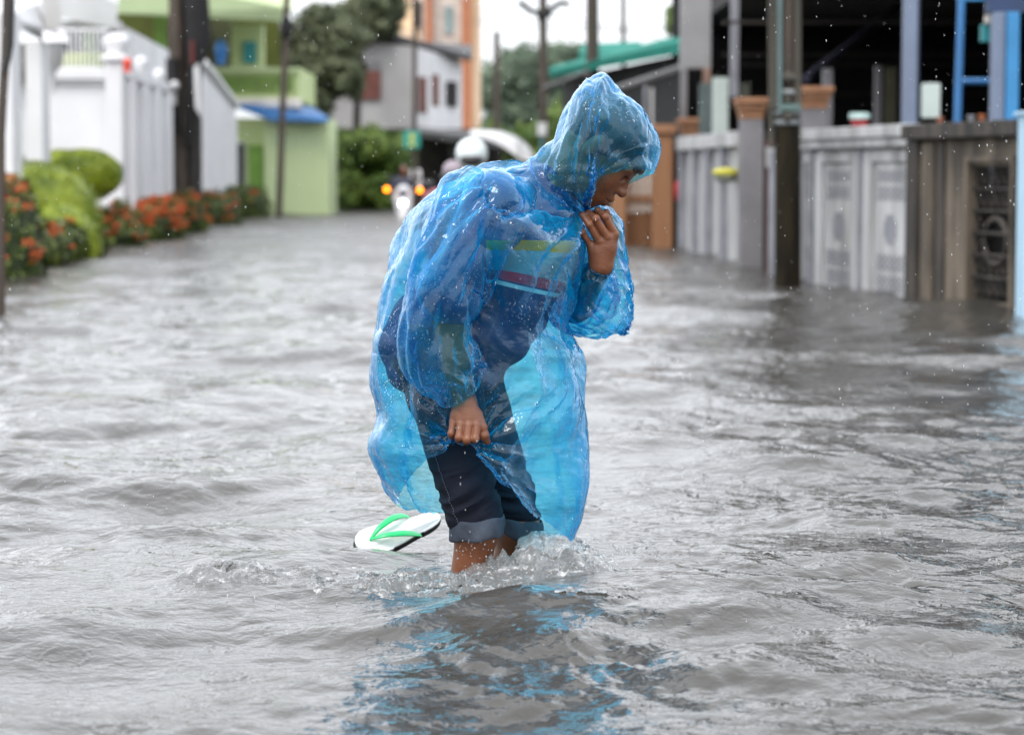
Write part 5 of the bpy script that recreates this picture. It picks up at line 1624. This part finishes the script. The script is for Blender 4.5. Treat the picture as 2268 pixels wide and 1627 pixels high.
FILM_PTS = []
def row(*p): return [W(*q) for q in p]
coat = [
    ring((1176, 352), (1296, 474), .070, M=(1212, 440), pw=.6),
    ring((1118, 360), (1300, 505), .165, M=(1165, 455)),
    ring((1048, 378), (1292, 560), .262, M=(1125, 480)),
    ring((960, 430), (1276, 600), .272, M=(1095, 520)),
    ring((900, 486), (1264, 650), .262, (0, 0)),
    ring((868, 565), (1250, 700), .245, (0, 10)),
    ring((846, 645), (1250, 742), .225, (0, 15)),
    ring((826, 745), (1276, 785), .225, (0, 15)),
    ring((818, 835), (1289, 865), .225, (0, 15)),
    row((834, 915, .02), (890, 920, -.17), (1010, 925, -.20), (1170, 925, -.20), (1298, 935, .0), (1225, 960, .18), (1060, 980, .22), (900, 960, .19)),
    row((820, 992, .0), (880, 975, -.17), (1020, 955, -.19), (1120, 1000, -.21), (1305, 1010, .0), (1225, 1060, .18), (1050, 1050, .22), (895, 1040, .18)),
    row((846, 1055, .0), (900, 1010, -.18), (1030, 968, -.19), (1108, 1045, -.22), (1295, 1110, .0), (1215, 1130, .16), (1040, 1100, .22), (900, 1090, .16)),
    row((882, 1108, .02), (935, 1028, -.17), (1036, 984, -.20), (1140, 1090, -.20), (1262, 1204, .0), (1195, 1200, .14), (1010, 1142, .20), (925, 1130, .14)),
]
def coat_free(T):
    g = np.full(T.shape[:2], 1.0)
    h = W(1038, 978, -.2)
    d = np.linalg.norm(T - h, axis=-1)
    return g + 1.6 * np.exp(-(d / .16) ** 2)
def coat_pull(X):
    # creases fanning out from the fist and from the near shoulder
    H = np.zeros(X.shape[:2])
    for c, nf, rad, am in ((W(1040, 985, -.2), 15, .20, .0075), (W(1100, 440, -.2), 11, .16, .004), (W(1262, 1190, 0), 13, .15, .004)):
        d = X - c
        a_ = np.arctan2(d[..., 2], d[..., 0] + 1e-6); r_ = np.hypot(d[..., 0], d[..., 2])
        ph = a_ / (2 * math.pi) * nf + .35 * vnoise(X[..., 0] * 9, X[..., 2] * 9, 71) + 1.5 * r_
        tri = 2 * np.abs(2 * (ph - np.floor(ph + .5))) - 1
        near = np.clip(-(X[..., 1] - 5.93) * 12, 0, 1)
        H += am * tri * np.exp(-(r_ / rad) ** 2) * np.clip(r_ / .04, 0, 1) * near
    return H
V, F = crumple(coat, 44, 52, 4, (.012, .003), 5, free=coat_free, folds=((7, .0150, .10, 1), (12, .0050, -.20, 2), (5, .006, 1.1, 4)), extra=coat_pull)
coat_o = np_mesh("raincoat", V, F, M_FILM, man)

_top = [(1173, 354), (1204, 336), (1219, 314), (1242, 274), (1264, 234), (1285, 198), (1298, 187), (1312, 183), (1324, 171), (1341, 165), (1368, 188), (1398, 220), (1428, 249), (1445, 277), (1455, 306), (1457, 336), (1443, 378)]
_kb = [(0, (1294, 476), (1214, 440), .078), (3, (1300, 464), (1262, 395), .100), (6, (1304, 456), (1304, 352), .110), (9, (1304, 456), (1320, 354), .108), (12, (1302, 460), (1332, 374), .097), (15, (1300, 464), (1334, 386), .090), (16, (1296, 470), (1334, 391), .084)]
hood = []
for i, tp in enumerate(_top):
    bb = [float(np.interp(i, [q[0] for q in _kb], [q[1][c] for q in _kb])) for c in (0, 1)]
    mm = [float(np.interp(i, [q[0] for q in _kb], [q[2][c] for q in _kb])) for c in (0, 1)]
    dd_ = float(np.interp(i, [q[0] for q in _kb], [q[3] for q in _kb]))
    hood.append(ring(tp, bb, dd_, M=mm, pw=.62))
V, F = crumple(hood, 30, 32, 4, (.004, .004), 6, facets=((16, .09, .7),), folds=((6, .0062, .5, 5), (13, .0018, -.5, 6), (5, .0046, 1.6, 7)))
np_mesh("hood", V, F, M_FILM, coat_o)
# drawn seam at the collar
def tube_loop(name, pts, r, mt, parent):
    mb = MB(); mb.tube(list(pts) + [pts[0]], r, 6, cap=False)
    return mb.build(name, mt, parent)
Wu = cr_weights(np.arange(64) * 8 / 64, 8, True)
tube_loop("collar_seam", Wu @ np.array(hood[0]), .0034, M_FILM, coat_o)

def xring(c, r, ax, dy_r=None, up=None):
    """circular control ring round a 3-D axis"""
    ax = np.asarray(ax, float); ax /= np.linalg.norm(ax)
    u = np.cross(ax, [0, 1, 0]); u /= np.linalg.norm(u)
    v = np.cross(ax, u)
    rv = r if dy_r is None else dy_r
    return [np.array(c) + r * math.cos(k * math.pi / 4) * u + rv * math.sin(k * math.pi / 4) * v for k in range(8)]
# near sleeve (hangs wide from the shoulder to the gathered cuff)
ax = [(1080, 415, -.14), (1050, 460, -.18), (1015, 540, -.21), (980, 640, -.225), (968, 740, -.225), (985, 815, -.22), (1008, 858, -.212), (1020, 880, -.207)]
rw = [.075, .090, .092, .090, .086, .082, .066, .047]
sl = []
for i, (a, r_) in enumerate(zip(ax, rw)):
    p, q = W(*ax[max(i - 1, 0)]), W(*ax[min(i + 1, len(ax) - 1)])
    sl.append(xring(W(*a), r_, q - p, r_ * .85))
sl[-2] = [p + np.array([0, 0, .012]) for p in sl[-2]]
V, F = crumple(sl, 30, 24, 4, (.012, .004), 8, facets=((16, .09, .4),), folds=((5, .0100, .35, 8), (9, .0034, -.5, 9), (4, .005, 1.4, 15)))
np_mesh("sleeve", V, F, M_FILM, coat_o)
# far sleeve (balloons round the bent arm)
fs = [ring((1262, 470), (1330, 452), .06, dyc=.13, sagN=(0, 0)), ring((1262, 500), (1378, 482), .085, dyc=.12), ring((1255, 560), (1396, 560), .10, dyc=.11), ring((1238, 630), (1412, 632), .11, dyc=.10),
      ring((1222, 690), (1414, 690), .11, dyc=.09, sagN=(0, 8)), ring((1240, 722), (1402, 728), .09, dyc=.08, sagN=(0, 8)), ring((1285, 742), (1380, 744), .03, dyc=.07)]
V, F = crumple(fs, 24, 28, 4, (.010, .006), 9, facets=((14, .10, .7),), folds=((6, .0100, .5, 11), (10, .0034, -.9, 12)))
np_mesh("sleeve", V, F, M_FILM, coat_o)
cf = []
for (a, r_) in (((1300, 672, .08), .07), ((1315, 640, .03), .062), ((1327, 610, -.012), .042), ((1330, 594, -.022), .030), ((1333, 586, -.026), .036)):
    cf.append(xring(W(*a), r_, W(1333, 586, -.03) - W(1290, 690, .1)))
V, F = crumple(cf, 20, 24, 3, (.12, .05), 10, facets=((30, .1, .8),))
np_mesh("gathered_cuff", V, F, M_FILM, coat_o)

def beads():
    import bmesh
    bm = bmesh.new(); bmesh.ops.create_icosphere(bm, subdivisions=2, radius=1)
    iv = np.array([v.co[:] for v in bm.verts]); jf = np.array([[v.index for v in f.verts] for f in bm.faces]); bm.free()
    r = np.random.default_rng(99)
    cnts = (800, 500, 500, 200, 20)
    Q, Sz = [], []
    for (X, nn), c in zip(FILM_PTS, cnts):
        ctr = X.mean(0)
        k = r.integers(len(X), size=c * 5)
        up = np.clip((X[k, 2] - .0) / .9, .05, 1)
        pt = vnoise(X[k, 0] * 11, X[k, 2] * 11 + X[k, 1] * 5, 5) * .5 + .5
        k = k[r.random(len(k)) < up * pt * .8][:c]
        n_ = nn[k] * np.sign(((X[k] - ctr) * nn[k]).sum(1))[:, None]
        Q.append(X[k] + r.normal(size=(len(k), 3)) * .001 + n_ * .0003); Sz.append(.0006 + .0008 * r.random(len(k)) ** 2.5)
    Q = np.concatenate(Q); Sz = np.concatenate(Sz)
    V = (Q[:, None] + iv[None] * Sz[:, None, None]).reshape(-1, 3)
    F = (jf[None] + (np.arange(len(Q)) * len(iv))[:, None, None]).reshape(-1, 3)
    m = mat("bead_water", (.80, .90, .97), .04, var=.02, trans=.7)
    o = np_mesh("water_beads", V, F, m, coat_o)
    o['kind'] = 'stuff'
beads()
# ---------------------------------------------------------------- floating flip-flop
def flipflop():
    heel, toe = at(958, 1156, 6.30), at(802, 1213, 6.20)
    L = heel - toe; ln = np.linalg.norm(L) ; ex = L / ln
    wv = np.array([.10, .74, .66]); wv -= ex * (wv @ ex); ey = wv / np.linalg.norm(wv)
    ez = np.cross(ey, ex); 
    if ez[1] > 0: ez = -ez          # foot side faces the camera / sky
    c = (heel + toe) / 2
    t = thing("flip_flop", c, "white flip flop with green straps and a black underside, tilted on the water", "flip flop")
    half = ln / 2 + .022
    def outl(u):      # u -1 toe .. 1 heel -> (low edge, high edge)
        w = .036 + .008 * math.cos(math.pi * (u + .45) / 1.2) - .003 * u
        end = math.sqrt(max(0, 1 - max(0, abs(u) - .62) ** 2 / .38 ** 2))
        return w * end
    def sole(z0, z1, k, name, mt):
        n = 60
        pts = []
        for i in range(n + 1):
            u = -1 + 2 * i / n; pts.append((u, outl(u) * k))
        for i in range(n, -1, -1):
            u = -1 + 2 * i / n; pts.append((u, -outl(u) * k * (.92 if u > -.3 and u < .5 else 1)))
        V = []
        for z in (z0, z1):
            for u, w in pts:
                bend = .010 * (u * u)
                V.append(c + ex * u * half * (.985 if k < 1 else 1) + ey * w + ez * (z + bend))
        m = len(pts)
        me = bpy.data.meshes.new(name)
        fs = [tuple(range(m)), tuple(reversed(range(m, 2 * m)))] + [(i, i + m, (i + 1) % m + m, (i + 1) % m) for i in range(m)]
        me.from_pydata([tuple(v) for v in V], [], fs)
        o = link_mesh(name, me, mt, t)
        b = o.modifiers.new("b", 'BEVEL'); b.width = .0025; b.segments = 2; b.limit_method = 'ANGLE'
        return o
    sole(-.0125, .0065, 1.0, "outsole", mat("black_rubber", (.012, .012, .012), .5))
    sole(.0067, .0125, .975, "footbed", mat("white_foam", (.72, .76, .75), .55, c2=(.82, .85, .84), scale=30, bump=.0006, bscale=220))
    ms = mat("green_rubber_strap", (.03, .62, .20), .3, var=.12, scale=20)
    def Pq(u, w, z): return c + ex * u * half + ey * w + ez * (.0125 + .01 * u * u + z)
    for sg in (1, -1):
        mb = MB()
        pts = [Pq(-.66, 0, .003), Pq(-.61, sg * .003, .014), Pq(-.40, sg * .014, .028), Pq(-.05, sg * .027, .030), Pq(.22, sg * .033, .016), Pq(.38, sg * .034, .0)]
        wd = [.0028, .0042, .0078, .0098, .0090, .0055]
        Wc = cr_weights(np.linspace(0, 5, 26), 6, False)
        pp = Wc @ np.array(pts); ww = Wc @ np.array(wd)
        V, F = [], []
        for i in range(26):
            tn = pp[min(i + 1, 25)] - pp[max(i - 1, 0)]; tn /= np.linalg.norm(tn)
            sd = np.cross(tn, ez); sd /= np.linalg.norm(sd); up = np.cross(sd, tn)
            for k in range(8):
                a = k * math.pi / 4
                V.append(pp[i] + sd * ww[i] * math.cos(a) + up * .0022 * math.sin(a))
        F = [(i * 8 + k, i * 8 + (k + 1) % 8, (i + 1) * 8 + (k + 1) % 8, (i + 1) * 8 + k) for i in range(25) for k in range(8)]
        np_mesh("strap", V, F, ms, t)
    MB().tube([Pq(-.67, 0, -.001), Pq(-.665, 0, .006), Pq(-.65, 0, .012)], [.0045, .003, .0035], 10).build("toe_post", ms, t)
flipflop()

# ---------------------------------------------------------------- splash
def glass_water(nm, f0, f1):
    m, n, N, L, b = nodes_of(nm)
    b.inputs['Base Color'].default_value = (.93, .95, .95, 1)
    b.inputs['Roughness'].default_value = .02
    b.inputs['IOR'].default_value = 1.333
    b.inputs['Transmission Weight'].default_value = .93
    geo = N.new("ShaderNodeNewGeometry")
    nz = N.new("ShaderNodeTexNoise"); nz.inputs['Scale'].default_value = 55; nz.inputs['Detail'].default_value = 3; nz.inputs['Distortion'].default_value = 1.0
    L.new(geo.outputs['Position'], nz.inputs['Vector'])
    bp = N.new("ShaderNodeBump"); bp.inputs['Distance'].default_value = .006
    L.new(nz.outputs['Fac'], bp.inputs['Height'])
    L.new(bp.outputs[0], b.inputs['Normal'])
    df = N.new("ShaderNodeBsdfDiffuse"); df.inputs[0].default_value = (.86, .87, .87, 1)
    n2 = N.new("ShaderNodeTexNoise"); n2.inputs['Scale'].default_value = 38; n2.inputs['Detail'].default_value = 6; n2.inputs['Roughness'].default_value = .7
    L.new(geo.outputs['Position'], n2.inputs['Vector'])
    mr = N.new("ShaderNodeMapRange"); mr.inputs[1].default_value = .54; mr.inputs[2].default_value = .70; mr.inputs[3].default_value = f0; mr.inputs[4].default_value = f1
    L.new(n2.outputs['Fac'], mr.inputs[0])
    mx = N.new("ShaderNodeMixShader")
    L.new(mr.outputs[0], mx.inputs[0]); L.new(b.outputs[0], mx.inputs[1]); L.new(df.outputs[0], mx.inputs[2])
    L.new(mx.outputs[0], [n_ for n_ in N if n_.type == 'OUTPUT_MATERIAL'][0].inputs[0])
    return m
M_SPLASH = glass_water('churned_water', .06, .62)
M_CLEAR = glass_water('clear_splash', .10, .66)
def ridged(x, y, s, seed, oc=4):
    a, t, n = 1.0, 0.0, 0.0
    for o in range(oc):
        t = t + a * (1 - 2 * np.abs(vnoise(x * s, y * s, seed + o)))
        n += a; a *= .52; s *= 2.03
    return t / n
def gb(x, y, px, py, wx, wy):
    c = wat(px, py)
    return np.exp(-np.abs((x - c[0]) / wx) ** 2.4 - np.abs((y - c[1]) / wy) ** 2.4)
def splash_h(X, Y):
    wx = X + .02 * vnoise(X * 14, Y * 14, 31); wy = Y + .03 * vnoise(X * 12, Y * 12, 33)
    rd = ridged(wx, wy, 12, 41, 4)
    rd2 = ridged(wx, wy * .7, 30, 51, 3)
    hump = gb(X, Y, 1215, 1305, .12, .07)
    side = gb(X, Y, 1120, 1300, .10, .07)
    belt = gb(X, Y, 960, 1320, .34, .16)
    left = gb(X, Y, 500, 1315, .12, .07)
    low = gb(X, Y, 1300, 1400, .15, .14)
    h = .055 * hump * (.75 + .4 * rd) + .026 * side * (.6 + .6 * rd)
    h += .024 * belt * (.1 + .9 * np.clip(rd, -1, 1)) + .014 * belt * rd2 + .026 * left * (.35 + .75 * rd) + .009 * left * rd2
    h += .016 * low * (rd * .8 + .6 * rd2)
    env = np.clip(hump + belt + left + side + low, 0, 1)
    return h, env
def splash_patch():
    x0, x1 = wat(380, 1300)[0], wat(1460, 1300)[0]
    y0, y1 = 5.30, 6.42
    nx, ny = 520, 380
    X, Y = np.meshgrid(np.linspace(x0, x1, nx), np.linspace(y0, y1, ny), indexing='ij')
    h, env = splash_h(X, Y)
    Z = wheight(X, Y) + h - .010 * (1 - env) ** .5 + .001
    keep = (h > .0035)
    V = np.stack([X, Y, Z], -1).reshape(-1, 3)
    I = np.arange(nx * ny).reshape(nx, ny)
    F = np.stack([I[:-1, :-1], I[1:, :-1], I[1:, 1:], I[:-1, 1:]], -1).reshape(-1, 4)
    km = keep[:-1, :-1] | keep[1:, 1:]
    F = F[km.reshape(-1)]
    o = np_mesh("churned_water", V, F, M_SPLASH)
    tag(o, "churned foamy water trailing left from the wading man's shins", "foam", kind='stuff')
    # the thrown sheet: ropes and films of clear water
    r = np.random.default_rng(12)
    arcs = []
    for i in range(95):
        px = r.normal(1205, 62); py = r.normal(1312, 16)
        a = at(px, py, 5.84 + r.normal(0, .03)); a[2] = 0
        reach = r.normal(.045, .05); ht = .05 + .12 * r.random() * math.exp(-((px - 1225) / 95) ** 2)
        rr = .0016 + .0034 * r.random() ** 1.5
        pts = [a + np.array([reach * t + .012 * math.sin(5 * t + i), .03 * r.normal() * t, ht * 4 * t * (1 - t * .86) * (.62)]) for t in np.linspace(0, 1, 6)]
        arcs.append((pts, rr))
    lo = at(1040, 1350, 5.84); hi = at(1400, 1190, 5.84)
    lo = np.array([lo[0], 5.72, -.01]); hi = np.array([hi[0], 5.97, .17])
    def f(P):
        x, y, z = P[..., 0], P[..., 1], P[..., 2]
        n1 = vnoise(x * 42 + 9 * z, z * 42 + y * 20, 61); n2 = vnoise(x * 95 + 5 * y, z * 95 - y * 40, 62)
        cx = at(1215, 1300, 5.84)[0]
        # domed film: a thin shell with a rippled edge
        q = np.stack([(x - cx) / .128, (y - 5.85 - .10 * (z)) / .062, (z + .012) / .135], -1)
        sh = (np.linalg.norm(q, axis=-1) - 1 + .10 * n1 + .05 * n2) * .075
        d = np.abs(sh) - (.0030 + .0022 * n1 + .0016 * n2)
        d = np.maximum(d, -(.35 + .9 * vnoise(x * 21 + 4, z * 24 + y * 12, 66)) * .03)
        for pts, rr in arcs:
            for k in range(5):
                d = smin(d, cone_d(P, pts[k], pts[k + 1], rr * (1 - .1 * k) + .0008 * 0, rr * (1 - .1 * (k + 1))), .0035)
        return d + .0007 * n2
    V, F = surface_nets(f, lo, hi, .0024)
    o = np_mesh("water_splash", V, F, M_CLEAR)
    tag(o, "clear domed splash of water rising in front of the wading man's far leg", "splash", kind='stuff')
splash_patch()
def droplets():
    r = np.random.default_rng(77)
    ico_v, ico_f = [], []
    import bmesh
    bm = bmesh.new(); bmesh.ops.create_icosphere(bm, subdivisions=1, radius=1)
    ico_v = np.array([v.co[:] for v in bm.verts]); ico_f = np.array([[v.index for v in f.verts] for f in bm.faces]); bm.free()
    P, S_ = [], []
    def add(px, py, Y, s): P.append(at(px, py, Y)); S_.append(s)
    for i in range(260):       # foam beads in the churned belt
        px = r.normal(1010, 190); py = 1308 + r.normal(0, 26)
        c = wat(px, py + 12); c[2] = .012 + abs(r.normal(0, .010)); P.append(c); S_.append(.0012 + .0016 * r.random() ** 2)
    for i in range(110):
        px = r.normal(500, 62); py = 1308 + r.normal(0, 18)
        c = wat(px, py + 8); c[2] = .020 + abs(r.normal(0, .010)); P.append(c); S_.append(.0014 + .0018 * r.random() ** 2)
    for i in range(380):
        px = r.normal(1250, 75); py = 1275 + r.normal(0, 40); add(px, py, 5.78 + .12 * r.random(), .0010 + .0018 * r.random() ** 2)
    for i in range(60):
        px = 1330 + abs(r.normal(0, 45)); py = 1215 + r.normal(0, 28) + (px - 1330) * .2; add(px, py, 5.85, .0012 + .0026 * r.random() ** 2)
    for i in range(160):
        px = r.normal(1380, 45); py = 1370 + r.normal(0, 25); c = wat(px, py); c[2] = .006 + .01 * r.random(); P.append(c); S_.append(.0012 + .0012 * r.random())
    for i in range(60):        # beads on and before the shin
        px = 1010 + 85 * r.random(); py = 1195 + 80 * r.random(); add(px, py, 5.765, .0009 + .0012 * r.random())
    P = np.array(P); S_ = np.array(S_)
    V = (P[:, None] + ico_v[None] * S_[:, None, None]).reshape(-1, 3)
    F = (ico_f[None] + (np.arange(len(P)) * len(ico_v))[:, None, None]).reshape(-1, 3)
    m = mat("drop_water", (.85, .87, .88), .05, var=.02, trans=.75)
    m.node_tree.nodes['Principled BSDF'].inputs['IOR'].default_value = 1.333
    o = np_mesh("splash_droplets", V, F, m)
    tag(o, "small clear droplets thrown from the splash", "droplets", kind='stuff')
    # falling rain
    n = 4600
    Y = 4.9 + 6.5 * r.random(n) ** 1.3
    U = (r.random(n) * 2 - 1) * .25
    P = np.stack([U * Y, Y, CAMZ + (-.33 + .48 * r.random(n)) * Y], -1)
    P = P[P[:, 2] > .02]
    s = .00045 + .0004 * r.random(len(P)) ** 2
    sc = np.stack([s, s, s * (3.2 + 1.8 * r.random(len(P)))], -1)
    q = ico_v[None] * sc[:, None]
    q[..., 0] += q[..., 2] * -.12
    V = (P[:, None] + q).reshape(-1, 3)
    F = (ico_f[None] + (np.arange(len(P)) * len(ico_v))[:, None, None]).reshape(-1, 3)
    m, nn, N, L, b = nodes_of("rain_water")
    b.inputs['Base Color'].default_value = (.9, .92, .95, 1); b.inputs['Roughness'].default_value = .1; b.inputs['Transmission Weight'].default_value = .35
    o = np_mesh("rain", V, F, m)
    tag(o, "fine raindrops falling across the whole street", "rain", kind='stuff')
droplets()

o = MB().ball(wat(190, 573) + [0, 0, .02], .09, 12, 8, (1.6, 1, .5)).build("floating_scrap", M_WHITE2)
tag(o, "small white scrap floating beside the foot of the flowering hedge", "litter")
